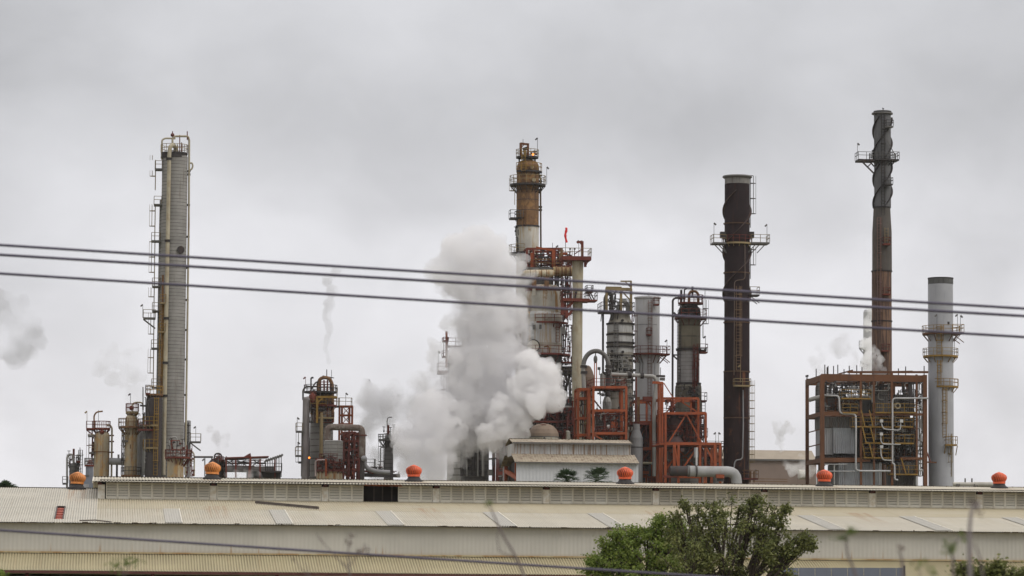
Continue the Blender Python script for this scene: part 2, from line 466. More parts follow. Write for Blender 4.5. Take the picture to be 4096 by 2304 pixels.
def roof_mat(name, clean, dirty, v_split=None, rust_u=(), seed=0, wall=False, pitch=.145):
    mt, n, b = nt(name)
    tc = N(n, 'ShaderNodeTexCoord'); co0 = tc.outputs['Object']
    rot = N(n, 'ShaderNodeMapping'); rot.inputs['Rotation'].default_value = (0, 0, -YAW); n.links.new(co0, rot.inputs[0]); co = rot.outputs[0]
    sep = N(n, 'ShaderNodeSeparateXYZ'); n.links.new(co, sep.inputs[0])
    L = WH.off; lu = L.dot(UD); lv = L.dot(VD)
    col = clean
    big = noise_tex(n, co, (.12, .25, .25), (seed, 0, 0), 4)
    col = mix(n, maprange(n, big, .35, .65), tuple(x * .90 for x in clean), clean)
    if v_split:
        f = maprange(n, sep.outputs[1], v_split - lv - .02, v_split - lv + .02)
        f2 = math_n(n, 'MULTIPLY', f, maprange(n, noise_tex(n, co, (.3, .8, .3), (4, 0, 0), 3), .25, .6, .55, 1))
        col = mix(n, f2, col, dirty)
        # washed dirt collects below the lap and fades down the slope
        f3 = math_n(n, 'MULTIPLY', maprange(n, sep.outputs[1], v_split - lv - 9, v_split - lv, 0, .45), maprange(n, noise_tex(n, co, (1.2, .12, .3), (1, 2, 0), 4), .35, .65))
        col = mix(n, f3, col, dirty)
        edge = math_n(n, 'LESS_THAN', math_n(n, 'ABSOLUTE', math_n(n, 'SUBTRACT', sep.outputs[1], v_split - lv)), .10)
        col = mix(n, math_n(n, 'MULTIPLY', edge, .5), col, tuple(x * .35 for x in dirty))
    st = noise_tex(n, co, (7.2, .15, .15) if not wall else (6.0, 6.0, .15), (seed, 1, 0), 4, .7)
    col = mix(n, maprange(n, st, .52, .8, 0, .5 if not wall else .28), col, (.26, .17, .09) if not wall else tuple(x * .72 for x in clean))
    if not wall:      # darker stripes along the valleys of the corrugation
        fr = math_n(n, 'FRACT', math_n(n, 'DIVIDE', math_n(n, 'SUBTRACT', sep.outputs[0], (UL if seed != 5 else U_m0 - .35) - lu), pitch))
        gv = math_n(n, 'MULTIPLY', math_n(n, 'LESS_THAN', math_n(n, 'ABSOLUTE', math_n(n, 'SUBTRACT', fr, .65)), .2), maprange(n, noise_tex(n, co, (.5, .3, .3), (seed, 4, 1), 4), .3, .65, .35, .95))
        col = mix(n, gv, col, tuple(x * .52 for x in (dirty if v_split else clean)))
    sheet = N(n, 'ShaderNodeTexWhiteNoise'); sheet.noise_dimensions = '1D'
    n.links.new(math_n(n, 'FLOOR', math_n(n, 'DIVIDE', sep.outputs[0], .84)), sheet.inputs['W'])
    col = mix(n, math_n(n, 'MULTIPLY', sheet.outputs[0], .13), col, tuple(x * .55 for x in clean))
    if name == 'louver_sheet':      # panels have weathered one by one
        oi = N(n, 'ShaderNodeObjectInfo')
        col = mix(n, maprange(n, oi.outputs['Random'], .1, 1, 0, .42), col, (.30, .26, .19))
    if name == 'wall_sheet':      # rust drips above the flashing and under the eave clips
        nz_ = noise_tex(n, co, (2.6, .1, .05), (3, 0, 0), 2, .8)
        fz = maprange(n, sep.outputs[2], Z_wall0, Z_wall0 + .75, 1, 0)
        col = mix(n, math_n(n, 'MULTIPLY', math_n(n, 'MULTIPLY', fz, maprange(n, nz_, .60, .68)), .7), col, (.30, .17, .07))
        col = mix(n, maprange(n, sep.outputs[2], Z_wall0, Z_wall0 + .3, .45, 0), col, (.36, .28, .16))
    for (ru, v0, v1, hw) in rust_u:
        fx = maprange(n, math_n(n, 'ABSOLUTE', math_n(n, 'SUBTRACT', sep.outputs[0], ru - lu)), hw * .6, hw, 1, 0)
        fv = math_n(n, 'MULTIPLY', maprange(n, sep.outputs[1], v0 - lv, v1 - lv, 0, 1), maprange(n, sep.outputs[1], v1 - lv, v1 - lv + .3, 1, 0))
        rr = math_n(n, 'MULTIPLY', math_n(n, 'MULTIPLY', fx, fv), maprange(n, noise_tex(n, co, (5.5, .1, .1), (8, 0, 0), 3, .8), .4, .58))
        col = mix(n, math_n(n, 'MULTIPLY', rr, .5), col, (.26, .13, .05))
    n.links.new(col, b.inputs['Base Color']); b.inputs['Roughness'].default_value = .62
    bp = N(n, 'ShaderNodeBump'); bp.inputs['Strength'].default_value = .15; bp.inputs['Distance'].default_value = .03
    n.links.new(st, bp.inputs['Height']); n.links.new(bp.outputs[0], b.inputs['Normal'])
    return mt
VENTS = [(307, 1975, 1), (848, 1913, 1), (1655, 1921, 0), (2500, 1929, 0), (3297, 1937, 0), (3997, 1945, 0)]
V_vent = V4 - 2.2
vent_u = []
for (vx, vy, fd) in VENTS:
    vv = V_vent if vx > 390 else V4 - .6
    vent_u.append((LU(vx, vy, vv)[0], vv))
ru_main = [(vent_u[0][0], 214, 228.6, .75)] + [(u + random.uniform(-.3, .3), 205, 216, .8) for (u, _) in vent_u[1:]]
ru_mon = [(u, 219.8, V_vent - .2, .75) for (u, _) in vent_u[1:]]
V_split = 213.4
M_roof = roof_mat('cream_roof_sheet', (.475, .437, .355), (.40, .348, .235), V_split, ru_main)
M_roofl = roof_mat('pale_roof_sheet', (.47, .44, .37), (.45, .42, .35), V_split, ru_main[:1], 3)
M_mon = roof_mat('monitor_roof_sheet', (.475, .43, .335), (.5, .45, .3), None, ru_mon, 5, pitch=.2)
M_low = roof_mat('lower_roof_sheet', (.385, .335, .205), (.5, .45, .3), None, (), 9, pitch=.16)
M_wall = roof_mat('wall_sheet', (.47, .452, .405), (.5, .45, .3), None, (), 2, wall=True)
M_sky = plain('fibreglass_sheet', (.385, .365, .32), .6, .12, 3)
M_trim = plain('white_trim', (.66, .65, .60), .6, .15, 4, (.52, .46, .36))
M_red = plain('dark_red_primer', (.09, .025, .02), .7, .3, 3)
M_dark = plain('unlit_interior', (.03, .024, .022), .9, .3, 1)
M_orange_beam = plain('orange_beam', (.42, .12, .04), .7, .3, 2)

def corr(mb, u0, u1, a, b, pitch=.145, amp=.02, th=.03, end=True):
    """corrugated sheet, ribs running from (v,z)=a to b; real rib geometry"""
    k = int(round((u1 - u0) / pitch * 4)); va, za = a; vb, zb = b
    d = Vector((0, vb - va, zb - za)).normalized(); nz = d.y; ny = -d.z
    vs = []; fs = []
    pat = (0, 1, 1, 0)
    for i in range(k + 1):
        u = u0 + (u1 - u0) * i / k
        h = (math.sin(i * math.pi / 2 + .6)) * amp
        vs += [uv(u, va + ny * h, za + nz * h), uv(u, vb + ny * h, zb + nz * h)]
    for i in range(k): fs.append((2 * i, 2 * i + 2, 2 * i + 3, 2 * i + 1))
    mb.add(vs, fs)
    if end:       # underside, so the sheet has thickness
        t = amp + th
        mb.add([uv(u0, va - ny * t, za - nz * t), uv(u1, va - ny * t, za - nz * t), uv(u1, vb - ny * t, zb - nz * t), uv(u0, vb - ny * t, zb - nz * t)], [(0, 3, 2, 1)])
    return mb
def rz(v): return Z_eave2 + SL * (v - V2)
WH.part('lower_roof', corr(MB(), UL, UR, (V0, Z_eave), (V1 + .05, Z_wall0), pitch=.16, amp=.03), M_low)
WH.part('gutter', MB().box(uv((UL + UR) / 2, V0 + .05, Z_eave - .09), UR - UL, .12, .14), M_red)
# upper wall above the lean-to
WH.part('wall', corr(MB(), UL, UR, (V1, Z_wall0 - 1.2), (V1, Z_eave2 + .02), pitch=.25, amp=.006, end=False), M_wall)
WH.part('flashing', MB().box(uv((UL + UR) / 2, V1 - .05, Z_wall0 + .05), UR - UL, .12, .09), plain('rusty_flashing', (.30, .19, .08), .8, .5, 1.5, (.42, .36, .22)))
# main roof, with a hole at the red opening near the left end
uo0, zo = LU(221, 2028, 212); uo1, _ = LU(261, 2028, 212)
def v_on_roof(px, py):
    v = 210.0
    for _ in range(20):
        u, z = LU(px, py, v); v += (z - rz(v)) * 4
    return u, v
o00 = v_on_roof(219, 2076); o11 = v_on_roof(261, 2028)
mr = MB()
corr(mr, UL, o00[0], (V2, Z_eave2), (V4, Z_ridge)); corr(mr, o11[0], U_m0, (V2, Z_eave2), (V4, Z_ridge))
corr(mr, o00[0], o11[0], (V2, Z_eave2), (o00[1], rz(o00[1])), end=False); corr(mr, o00[0], o11[0], (o11[1], rz(o11[1])), (V4, Z_ridge), end=False)
WH.part('roof', mr, M_roofl, label='paler roof sheets at the left end without a monitor')
WH.part('roof', corr(MB(), U_m0, UR, (V2, Z_eave2), (V3 + .1, rz(V3 + .1))), M_roof)
mb = MB()       # red boarding seen down the opening
q_ = [uv(u_, v_, rz(v_) - .05) for u_, v_ in ((o00[0], o00[1]), (o11[0], o00[1]), (o11[0], o11[1]), (o00[0], o11[1]))]
mb = MB().hexa([p - Vector((0, 0, .04)) for p in q_] + q_)
for k in (1, 2, 3, 4):
    v_ = o00[1] + (o11[1] - o00[1]) * k / 5; mb.box(uv((o00[0] + o11[0]) / 2, v_, rz(v_) - .03), o11[0] - o00[0] - .08, .10, .03)
WH.part('roof_opening', mb, plain('red_boarding', (.34, .05, .018), .7, .5, 4))
mb = MB()
for a, b in (((o00[0], o00[1]), (o00[0], o11[1])), ((o11[0], o00[1]), (o11[0], o11[1])), ((o00[0], o11[1]), (o11[0], o11[1]))):
    mb.beam(uv(a[0], a[1], rz(a[1]) + .03), uv(b[0], b[1], rz(b[1]) + .03), .07)
WH.part('opening_frame', mb, plain('dark_frame', (.06, .045, .04)))
# far slopes and gables keep it a closed building
mb = MB(); corr(mb, UL, UR, (V4 + 26.0, Z_eave2), (V4, Z_ridge), pitch=.6)
WH.part('far_roof', mb, M_roof)
mb = MB()
for u in (UL, UR):
    mb.add([uv(u, V1, 0), uv(u, V4 + 26, 0), uv(u, V4 + 26, Z_eave2), uv(u, V4, Z_ridge), uv(u, V1, Z_eave2)], [(0, 1, 2, 3, 4)])
mb.add([uv(UL, V4 + 26, 0), uv(UR, V4 + 26, 0), uv(UR, V4 + 26, Z_eave2), uv(UL, V4 + 26, Z_eave2)], [(0, 1, 2, 3)])
WH.part('end_wall', mb, M_wall)
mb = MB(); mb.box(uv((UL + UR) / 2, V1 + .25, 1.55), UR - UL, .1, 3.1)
WH.part('shaded_wall', mb, plain('shade_brown_wall', (.06, .035, .03), .9, .5, .3))  # wall coloured dark for the shade inside the open lean-to
mb = MB()
k = UL + 1
while k < UR: WH.part('post', MB().beam(uv(k, V0 + .25, 0), uv(k, V0 + .25, Z_eave - .15), .18), M_red); k += 7.05
# drip edge
# translucent strips
bay = 7.04
sk_px = [(664, 703), (1109, 1153), (1553, 1596), (1998, 2038), (2438, 2476), (2868, 2905), (3295, 3330), (3708, 3745), (4118, 4155)]
for (xa, xb) in sk_px:
    ua, va = v_on_roof(xa, 2104 if xa < 2000 else 2110); ub, _ = v_on_roof(xb, 2104)
    m_ = MB(); corr(m_, ua, ua + .92, (V2 + .25, rz(V2 + .25) + .035), (V_split + .1, rz(V_split + .1) + .035), end=False)
    o = WH.part('skylight', m_, M_sky)
    WH.part('trim_strip', MB().beam(uv(ua + .96, V2 + .2, rz(V2 + .2) + .05), uv(ua + .96, V_split, rz(V_split) + .05), .06, .05), M_trim, parent=o)
# eave edge: dark debris and clips on the lower edge
mb = MB(); rnd = random.Random(5)
for i in range(150):
    u = rnd.uniform(UL, UR); mb.box(uv(u, V2 - .03, Z_eave2 + rnd.uniform(-.03, .03)), rnd.uniform(.05, .5), .06, rnd.uniform(.02, .06))
WH.part('eave_dirt', mb, plain('dirt_crumbs', (.07, .05, .03), .95))['kind'] = 'stuff'
# monitor
posts_px = [853, 1302, 1753, 2194, 2630, 3070, 3495, 3917]
pu = [LU(x, 1990, V3)[0] for x in posts_px]
step = (pu[-1] - pu[0]) / 7
pu = [pu[0] + step * i for i in range(-1, 14) if pu[0] + step * i < UR]
pu[0] = U_m0 + .45
ZB = rz(V3); ZT = Z_mon1
M_slat = roof_mat('louver_sheet', (.70, .67, .58), (.5, .45, .3), None, (), 7, wall=True)
def louver_panel(u0, u1, v):
    m_ = MB(); L = u1 - u0; H = ZT - ZB; c = (u0 + u1) / 2; q = 1 if v < V4 else -1
    for u in (u0 + .03, u1 - .03): m_.box(uv(u, v, (ZB + ZT) / 2), .055, .10, H)
    m_.box(uv(c, v, ZB + .03), L, .10, .06); m_.box(uv(c, v, ZT - .03), L, .10, .06)
    ns = 6
    for i in range(ns):
        z = ZB + .06 + (H - .12) * i / ns; h = (H - .12) / ns
        a = [uv(u0 + .05, v - .07 * q, z + .0), uv(u1 - .05, v - .07 * q, z + .0), uv(u1 - .05, v + .02 * q, z + h * .84), uv(u0 + .05, v + .02 * q, z + h * .84)]
        bq = [p + Vector((0, 0, .012)) for p in a]
        m_.hexa([a[0], a[1], a[2], a[3], bq[0], bq[1], bq[2], bq[3]])
    return m_
OPEN0, OPEN1 = LU(1457, 1990, V3)[0], LU(1606, 1990, V3)[0]
npan = 0; rest = MB()
for side_v in (V3,):
    for i in range(len(pu) - 1):
        a = pu[i] + (.23 if i else .0) ; b = pu[i + 1] - .23
        if i == 0: a = pu[0] + .05
        k = max(1, round((b - a) / .74))
        for j in range(k):
            ua = a + (b - a) * j / k; ub = a + (b - a) * (j + 1) / k
            if (ua + ub) / 2 > OPEN0 and (ua + ub) / 2 < OPEN1 + .1: continue
            if npan >= 100: rest.add(*(lambda q: (q.v, q.f))(louver_panel(ua, ub, side_v))); continue
            WH.part('louver_panel', louver_panel(ua, ub, side_v), M_slat); npan += 1
        m_ = MB().box(uv(pu[i] if i else U_m0 + .22, side_v, (ZB + ZT) / 2 - .1), .42, .16, ZT - ZB - .2)
        o = WH.part('post', m_, M_trim)
        WH.part('bracket', MB().box(uv(pu[i] if i else U_m0 + .1, side_v - .1, ZT - .10), .26, .3, .22), M_red, parent=o)
if rest.v: WH.part('louver_panels', rest, M_slat)['kind'] = 'stuff'
# mullions and orange beam of the opening
mb = MB().box(uv((OPEN0 + OPEN1) / 2, V3 - .02, ZT - .04), OPEN1 - OPEN0, .2, .12)
WH.part('opening_beam', mb, M_orange_beam)
mb = MB()
for t in (.27, .5, .75): mb.box(uv(OPEN0 + (OPEN1 - OPEN0) * t, V3 + .3, (ZB + ZT) / 2), .07, .07, ZT - ZB)
WH.part('opening_frame', mb, plain('dark_frame', (.06, .045, .04)))
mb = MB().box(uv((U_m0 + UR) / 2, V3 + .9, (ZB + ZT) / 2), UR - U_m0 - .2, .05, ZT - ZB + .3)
WH.part('monitor_dark_sheet', mb, M_dark)  # dark sheet stands in for the unlit space behind the louvers
mb = MB().add([uv(U_m0 + .05, V3 + .1, ZB - .1), uv(U_m0 + .05, 2 * V4 - V3, ZB - .1), uv(U_m0 + .05, 2 * V4 - V3, ZT), uv(U_m0 + .05, V4, Z_mr - .12), uv(U_m0 + .05, V3 + .1, ZT)], [(0, 1, 2, 3, 4)])
mb.box(uv((U_m0 + UR) / 2, 2 * V4 - V3, (ZB + ZT) / 2), UR - U_m0, .1, ZT - ZB)
WH.part('monitor_end_wall', mb, M_wall)
ve = V3 - .75; ze = Z_mr + (Z_mon1 - .0 - Z_mr) * (V4 - ve) / (V4 - V3) + .03
mb = corr(MB(), U_m0 - .35, UR, (ve, ze), (V4, Z_mr), pitch=.2, amp=.022); corr(mb, U_m0 - .35, UR, (2 * V4 - ve, ze), (V4, Z_mr), pitch=.6)
WH.part('monitor_roof', mb, M_mon)
mb = MB(); k = U_m0
while k < UR: mb.box(uv(k, V4 - .5 + rnd.uniform(-.1, .1), Z_mr + .01), .05, .05, rnd.uniform(.03, .07)); k += .42 + rnd.uniform(-.05, .05)
WH.part('roof_bolts', mb, plain('rusty_bolts', (.12, .06, .04)))['kind'] = 'stuff'
WH.part('fascia', MB().beam(uv(U_m0 - .33, ve + .02, ze - .05), uv(U_m0 - .33, V4, Z_mr - .05), .06, .14), M_trim)

# loose gutter length lying on the roof
a = v_on_roof(1022, 2015); b = v_on_roof(1274, 2038)
g_ = Thing('loose_gutter', 'thin dark length of gutter lying loose on the cream warehouse roof', 'gutter', 1148, 215, z=rz(215))
pa = uv(a[0], a[1], rz(a[1]) + .09); pb = uv(b[0], b[1], rz(b[1]) + .09)
mb = MB().beam(pa, pb, .10, .12); mb.beam(pa + Vector((0, .12, .05)), pb + Vector((0, .12, .05)), .05, .1)
g_.part('channel', mb, plain('dark_gutter', (.10, .08, .07)))
a = v_on_roof(318, 2086); b = v_on_roof(445, 2092)
g_ = Thing('loose_cable', 'thin dark cable lying along the eave at the left end of the warehouse roof', 'cable', 380, 204, z=rz(204))
g_.part('strand', MB().tube([uv(a[0], a[1], rz(a[1]) + .06), uv((a[0] + b[0]) / 2, a[1] + .3, rz(a[1]) + .1), uv(b[0], b[1], rz(b[1]) + .06)], .04, 6), MAT['dark_gutter'])

# ------------------------------------------------------------------ turbine ventilators
M_v1 = plain('orange_vane', (.66, .095, .022), .45, .25, 5)
M_v2 = plain('faded_orange_vane', (.62, .22, .045), .5, .25, 5)
M_vb = plain('black_flashing', (.025, .022, .022), .7, .4, 5)
def turbine():
    """returns head, neck, base meshes around origin, z = 0 on the roof"""
    base = MB().lathe((0, 0), [(-.12, .62), (.02, .60), (.10, .46), (.20, .40), (.26, .40)], 28)
    neck = MB().lathe((0, 0), [(.26, .40), (.27, .44), (.40, .43), (.41, .40)], 28)
    head = MB(); nv = 24
    prof = [(.41, .42), (.48, .47), (.58, .52), (.70, .535), (.80, .50), (.88, .42), (.95, .30), (.99, .14), (1.02, .03)]
    # drum inside the vanes, coloured dark for the shade in their gaps
    inner = MB().lathe((0, 0), [(z, max(.01, r - .06)) for z, r in prof], 20)
    for k in range(nv):
        vs = []; fs = []
        for i, (z, r) in enumerate(prof[:-1]):
            tw = .45 * (i / 7.0)
            a0 = 2 * math.pi * k / nv + tw; w_ = 2 * math.pi / nv * .66
            vs += [Vector(((r - .035) * math.cos(a0), (r - .035) * math.sin(a0), z)), Vector(((r + .012) * math.cos(a0 + w_ * .5), (r + .012) * math.sin(a0 + w_ * .5), z)), Vector((r * .995 * math.cos(a0 + w_), r * .995 * math.sin(a0 + w_), z))]
        for i in range(len(prof) - 2):
            for j in (0, 1): fs.append((3 * i + j, 3 * i + j + 1, 3 * i + 4 + j, 3 * i + 3 + j))
        head.add(vs, fs, True)
    cap = MB().lathe((0, 0), [(.955, .29), (.985, .27), (1.03, .14), (1.06, .05), (1.08, .01)], 20)
    return base, neck, inner, head, cap
Z0 = Vector((0, 0, 0))
tb = turbine()
vlabels = ['faded orange turbine ventilator on the low ridge left of the louvered monitor', 'faded orange turbine ventilator on the monitor ridge below the tall grey column',
           'bright orange turbine ventilator on the ridge above the dark missing louvers', 'bright orange turbine ventilator in front of the white shed beside the palms',
           'bright orange turbine ventilator in front of the brown steel boiler frame', 'rightmost bright orange turbine ventilator against plain sky at the ridge']
protos = {}
for i, ((vx, vy, fd), (u, vv), lb) in enumerate(zip(VENTS, vent_u, vlabels)):
    root = bpy.data.objects.new('turbine_ventilator', None); COL.objects.link(root)
    zz = (Z_ridge - SL * abs(V4 - vv)) if i == 0 else Z_mr + (ze - Z_mr) * (V4 - vv) / (V4 - ve)
    root.location = uv(u, vv, zz + .06)
    root.rotation_euler = (R(random.uniform(-2, 2)), R([3, 2, 0, -1, 0, 2][i]), random.uniform(0, 6))
    root.scale = ([.99, 1.0, .97, 1.0, .98, .96][i],) * 3
    tag(root, lb, 'ventilator', 'turbine ventilators along the warehouse ridge')
    if fd not in protos:
        hm = M_v2 if fd else M_v1
        hd = tb[3].build('turbine_head', hm, root, Z0); cp = tb[4].build('top_cap', hm, hd, Z0)
        nk = tb[1].build('neck_ring', hm, root, Z0); bs = tb[0].build('base_flashing', M_vb, root, Z0)
        inn = tb[2].build('inner_drum', plain('shadowed_drum', (.05, .012, .008)), hd, Z0)
        protos[fd] = (hd, cp, nk, bs, inn)
    else:
        hd0, cp0, nk0, bs0, in0 = protos[fd]
        hd = hd0.copy(); hd.parent = root; COL.objects.link(hd)
        for s_, pr in ((cp0, hd), (nk0, root), (bs0, root), (in0, hd)):
            c_ = s_.copy(); c_.parent = pr; COL.objects.link(c_)
# ------------------------------------------------------------------ refinery materials
M_clad = metal('grey_cladding', (.28, .27, .255), (.12, .09, .065), .25, .35, band=.5, bandcol=(.075, .07, .065), seed=1)
M_cladw = metal('pale_cladding', (.40, .39, .36), (.20, .15, .09), .4, .5, band=.9, bandcol=(.12, .11, .10), seed=2)
M_cladd = metal('dark_cladding', (.12, .115, .11), (.05, .035, .03), .35, .5, band=.6, bandcol=(.04, .035, .035), seed=3)
M_darkst = metal('dark_sooty_steel', (.055, .047, .047), (.09, .04, .025), .3, .4, seed=4)
M_beige = metal('stained_beige_shell', (.40, .34, .24), (.22, .11, .045), .45, .7, seed=5, tri=(.37, .23, .09))
M_khaki = metal('khaki_pipe', (.40, .36, .27), (.20, .13, .07), .3, .5, seed=6, tri=(.30, .25, .17))
M_brown = metal('rust_brown_shell', (.155, .082, .04), (.05, .03, .025), .4, .5, seed=7, tri=(.21, .115, .05))
M_cream = metal('cream_shell', (.48, .46, .40), (.26, .15, .06), .3, .55, seed=8)
M_stackw = metal('white_stack', (.50, .50, .51), (.34, .31, .28), .15, .25, seed=9, var=.05)
M_galv = metal('galvanised_grey', (.30, .30, .31), (.16, .14, .13), .2, .4, seed=10, rough=.5)
M_pipeg = metal('grey_pipe', (.30, .295, .28), (.16, .13, .10), .3, .4, seed=11)
M_piped = metal('dark_pipe', (.07, .062, .06), (.10, .05, .03), .3, .4, seed=12)
M_maroon = metal('maroon_steel', (.125, .035, .028), (.05, .025, .02), .3, .4, seed=13)
M_red = MAT['dark_red_primer']
M_redp = metal('red_platform_paint', (.145, .036, .024), (.08, .04, .03), .3, .4, seed=14)
M_orange = metal('orange_steel', (.29, .070, .027), (.12, .05, .03), .38, .55, seed=15)
M_yellow = metal('yellow_steel', (.25, .15, .035), (.16, .10, .04), .3, .4, seed=16)
M_ochre = metal('faded_yellow_rail', (.25, .19, .10), (.12, .08, .05), .3, .4, seed=17)
M_dks = metal('dark_deck', (.045, .04, .04), (.08, .04, .03), .3, .4, seed=18)
M_gd = metal('grey_deck', (.13, .125, .12), (.06, .05, .045), .3, .4, seed=19)
M_bsteel = metal('brown_frame_steel', (.135, .058, .028), (.07, .04, .03), .25, .4, seed=20)
M_white = metal('white_pipe', (.50, .50, .50), (.3, .27, .24), .2, .3, seed=21)

# ================= 1 tall grey column
T = Thing('distillation_column', 'tallest grey banded column on the left with a pale pipe down its front', 'column', 684, 500, py=1850)
T.cyl('shell', 690, [(606, 10), (610, 34), (618, 46), (628, 51), (1500, 53), (1905, 54)], M_clad, ground=True, ref=1250)
T.ring(697, 612, 20, 54, 0, 360, M_dks, M_ochre, rail_h=1.15, brk=False)
T.cyl('top_band', 696, [(613, 52), (634, 53.5)], M_dks)
df = -2.3
T.pipe([(702, 612, df * .3), (702, 588, df * .5), (692, 578, df * .8), (680, 586, df), (677, 620, df), (654, 1900, df)], 8, M_khaki, 'overhead_pipe', 12)
for y in (632, 960, 1270, 1448, 1580): T.ring(676 - (y - 620) * .0175, y, 7, 11, 0, 360, M_dks, rail_h=.01, d=df, th=.3, brk=False, name='pipe_clamp')
T.pipe([(690, 590, -.5), (690, 545, -.5), (752, 545, -.5), (757, 560, -.3), (755, 900, -.3), (741, 1900, -.3)], 4.2, M_khaki, 'side_pipe')
T.pipe([(755, 655, -.3), (768, 650, -.3), (772, 665, -.3), (766, 678, -.3), (756, 682, -.3)], 3.5, M_khaki, 'expansion_loop', bend=.3)
for y in (685, 698, 820, 947, 1072, 1200, 1320, 1438, 1580): T.bar((738, y, -.3), (762 - (y - 700) * .015, y, -.3), M_dks, .22, .3, 'pipe_clamp')
T.pipe([(648, 640, -.5), (648, 560, -.5), (660, 553, -.5), (702, 554, -.5)], 3.6, M_khaki, 'vent_pipe')
for (x, y0, y1) in ((690, 525, 560), (719, 540, 612), (749, 525, 560), (726, 570, 612)): T.bar((x, y0, -.5), (x, y1, -.5), M_maroon, .14, name='vent_stub')
T.part('valve', MB().sphere(T.P(690, 540, -.5), .28, 8), M_maroon)
for x in (704, 711, 728, 737): T.bar((x, 578, 0), (x, 610, 0), M_ochre, .1, name='davit')
a = T.P(723, 1000, -1.45); T.part('manhole', MB().tube([a, a - VD * .55], 15 * T.s, 18), M_dks)
# left side access
for (x0, x1, y) in ((620, 648, 676), (616, 646, 818), (606, 641, 963), (609, 640, 1145), (609, 645, 1243), (605, 640, 1392), (606, 640, 1548)):
    T.deck(x0, x1, y, M_gd, M_ochre, d0=-.9, d1=.9, brace=None)
T.deck(573, 622, 1271, M_gd, M_ochre, d0=-.9, d1=.9, brace=-1)
T.lamp(571, 1218, 1271, M_gd)
for (a, b) in ((640, 676), (682, 760), (818, 960), (965, 1145), (1150, 1243), (1250, 1392), (1395, 1548)):
    T.ladder(622 - (a - 640) * .011, a, b, M_ochre, d=0, ang=180, cage=True)
T.cyl('side_pipe', 637, [(800, 8), (900, 9), (1905, 10)], M_clad, d=.8, ground=True, ref=1400)
T.cyl('insulated_riser', 646, [(1100, 5), (1905, 5)], M_brown, d=-1.2, ground=True, ref=1500)
T.ladder(645, 1220, 1560, M_yellow, d=-1.8, cage=True)
for (x0, x1, y) in ((640, 662, 1215), (632, 660, 1330)): T.deck(x0, x1, y, M_ochre, M_yellow, d0=-2.6, d1=-1.2)
T.clutter(655, 735, 600, 612, [M_piped], 8, (-1, 1), (1, 2), 3)

# ================= 1b dark column beside it
T = Thing('dark_column', 'dark sooty round column standing just left of the tallest grey column', 'column', 612, 496, py=1900)
T.cyl('shell', 614, [(1575, 6), (1582, 24), (1596, 31), (1905, 33)], M_darkst, ground=True, label='dark sooty shell')
T.ring(618, 1576, 8, 34, 150, 390, M_brown, M_yellow)
T.deck(582, 600, 1573, M_maroon, M_dks)
T.ladder(624, 1590, 1900, M_yellow, d=-1.25, cage=True)
for y in (1700, 1790): T.ring(614, y, 32, 42, 180, 300, M_ochre, M_yellow)
T.deck(552, 612, 1718, M_maroon, M_maroon, d0=-1.4, d1=-.6)
T.clutter(572, 596, 1590, 1900, [M_piped, M_pipeg], 12, (-1, 1), (1.2, 2.6), 11, .8)
T.bar((572, 1548, 0), (572, 1700, 0), M_dks, .14, name='pole')
T.bar((560, 1622, 0), (585, 1624, 0), M_dks, .25, name='bracket')

# ================= 2 short tank with red deck
T = Thing('short_tank', 'short rust streaked beige tank with a red ring deck right of the tallest column', 'tank', 702, 488, py=1900)
T.cyl('shell', 702, [(1832, 30), (1836, 33), (1910, 33)], M_beige, ground=True)
T.ring(712, 1828, 20, 52, 0, 360, M_redp, M_redp, rail_h=1.0)
T.pipe([(682, 1828, 0), (682, 1750, 0), (708, 1746, 0), (708, 1828, 0)], 2.6, M_pipeg)
T.pipe([(755, 1812, 0), (772, 1808, 0), (777, 1820, 0), (777, 1905, 0)], 3, M_khaki)
T.clutter(676, 742, 1762, 1826, [M_redp, M_piped, M_pipeg], 16, (-1, 1), (1, 2), 12, .6)
T.clutter(740, 775, 1780, 1905, [M_redp, M_maroon], 16, (-.5, 1), (1, 1.8), 13, .7)
T.ladder(768, 1830, 1905, M_ochre, d=0)

# ================= 3 slim column behind
T = Thing('slim_column', 'slim grey column with one side balcony just right of the tallest column', 'column', 752, 512, py=1900)
T.cyl('shell', 752, [(1681, 6), (1684, 10), (1905, 11)], M_galv, ground=True)
for y in (1700, 1730): T.cyl('band', 752, [(y, 11.6), (y + 3, 11.6)], M_dks)
T.deck(762, 803, 1766, M_gd, M_ochre, brace=-1); T.lamp(783, 1706, 1766, M_gd)
T.ladder(745, 1690, 1820, M_dks, d=-.6)

# ================= 4 beige vessel C
T = Thing('process_vessel', 'rust stained beige vessel with three ring balconies left of the dark column', 'vessel', 524, 498, py=1900)
T.cyl('shell', 524, [(1656, 5), (1660, 16), (1668, 22), (1680, 25), (1905, 26)], M_beige, ground=True)
T.ring(524, 1706, 26, 50, 120, 420, M_brown, M_brown); T.ring(529, 1646, 6, 26, 0, 360, M_ochre, M_redp)
T.deck(474, 502, 1706, M_gd, M_ochre); T.deck(487, 512, 1762, M_gd, M_ochre)
T.ring(524, 1900, 26, 40, 0, 360, M_brown, M_dks)
T.pipe([(529, 1650, 0), (529, 1615, 0), (545, 1609, 0), (572, 1610, 0), (572, 1640, 0)], 3, M_ochre)
T.lamp(522, 1574, 1615, M_dks)
T.part('valve', MB().sphere(T.P(526, 1632, 0), .35, 8), M_redp)
o, c = T.cyl('nozzle', 522, [(1778, 6), (1795, 6)], M_brown, d=-.7)
T.ladder(494, 1700, 1900, M_dks, d=0)
T.clutter(500, 560, 1655, 1700, [M_brown, M_piped], 14, (-1, 1.2), (1, 2), 14)
T.clutter(488, 500, 1710, 1900, [M_pipeg, M_piped], 8, (-.5, .8), (1, 2), 15, .8)
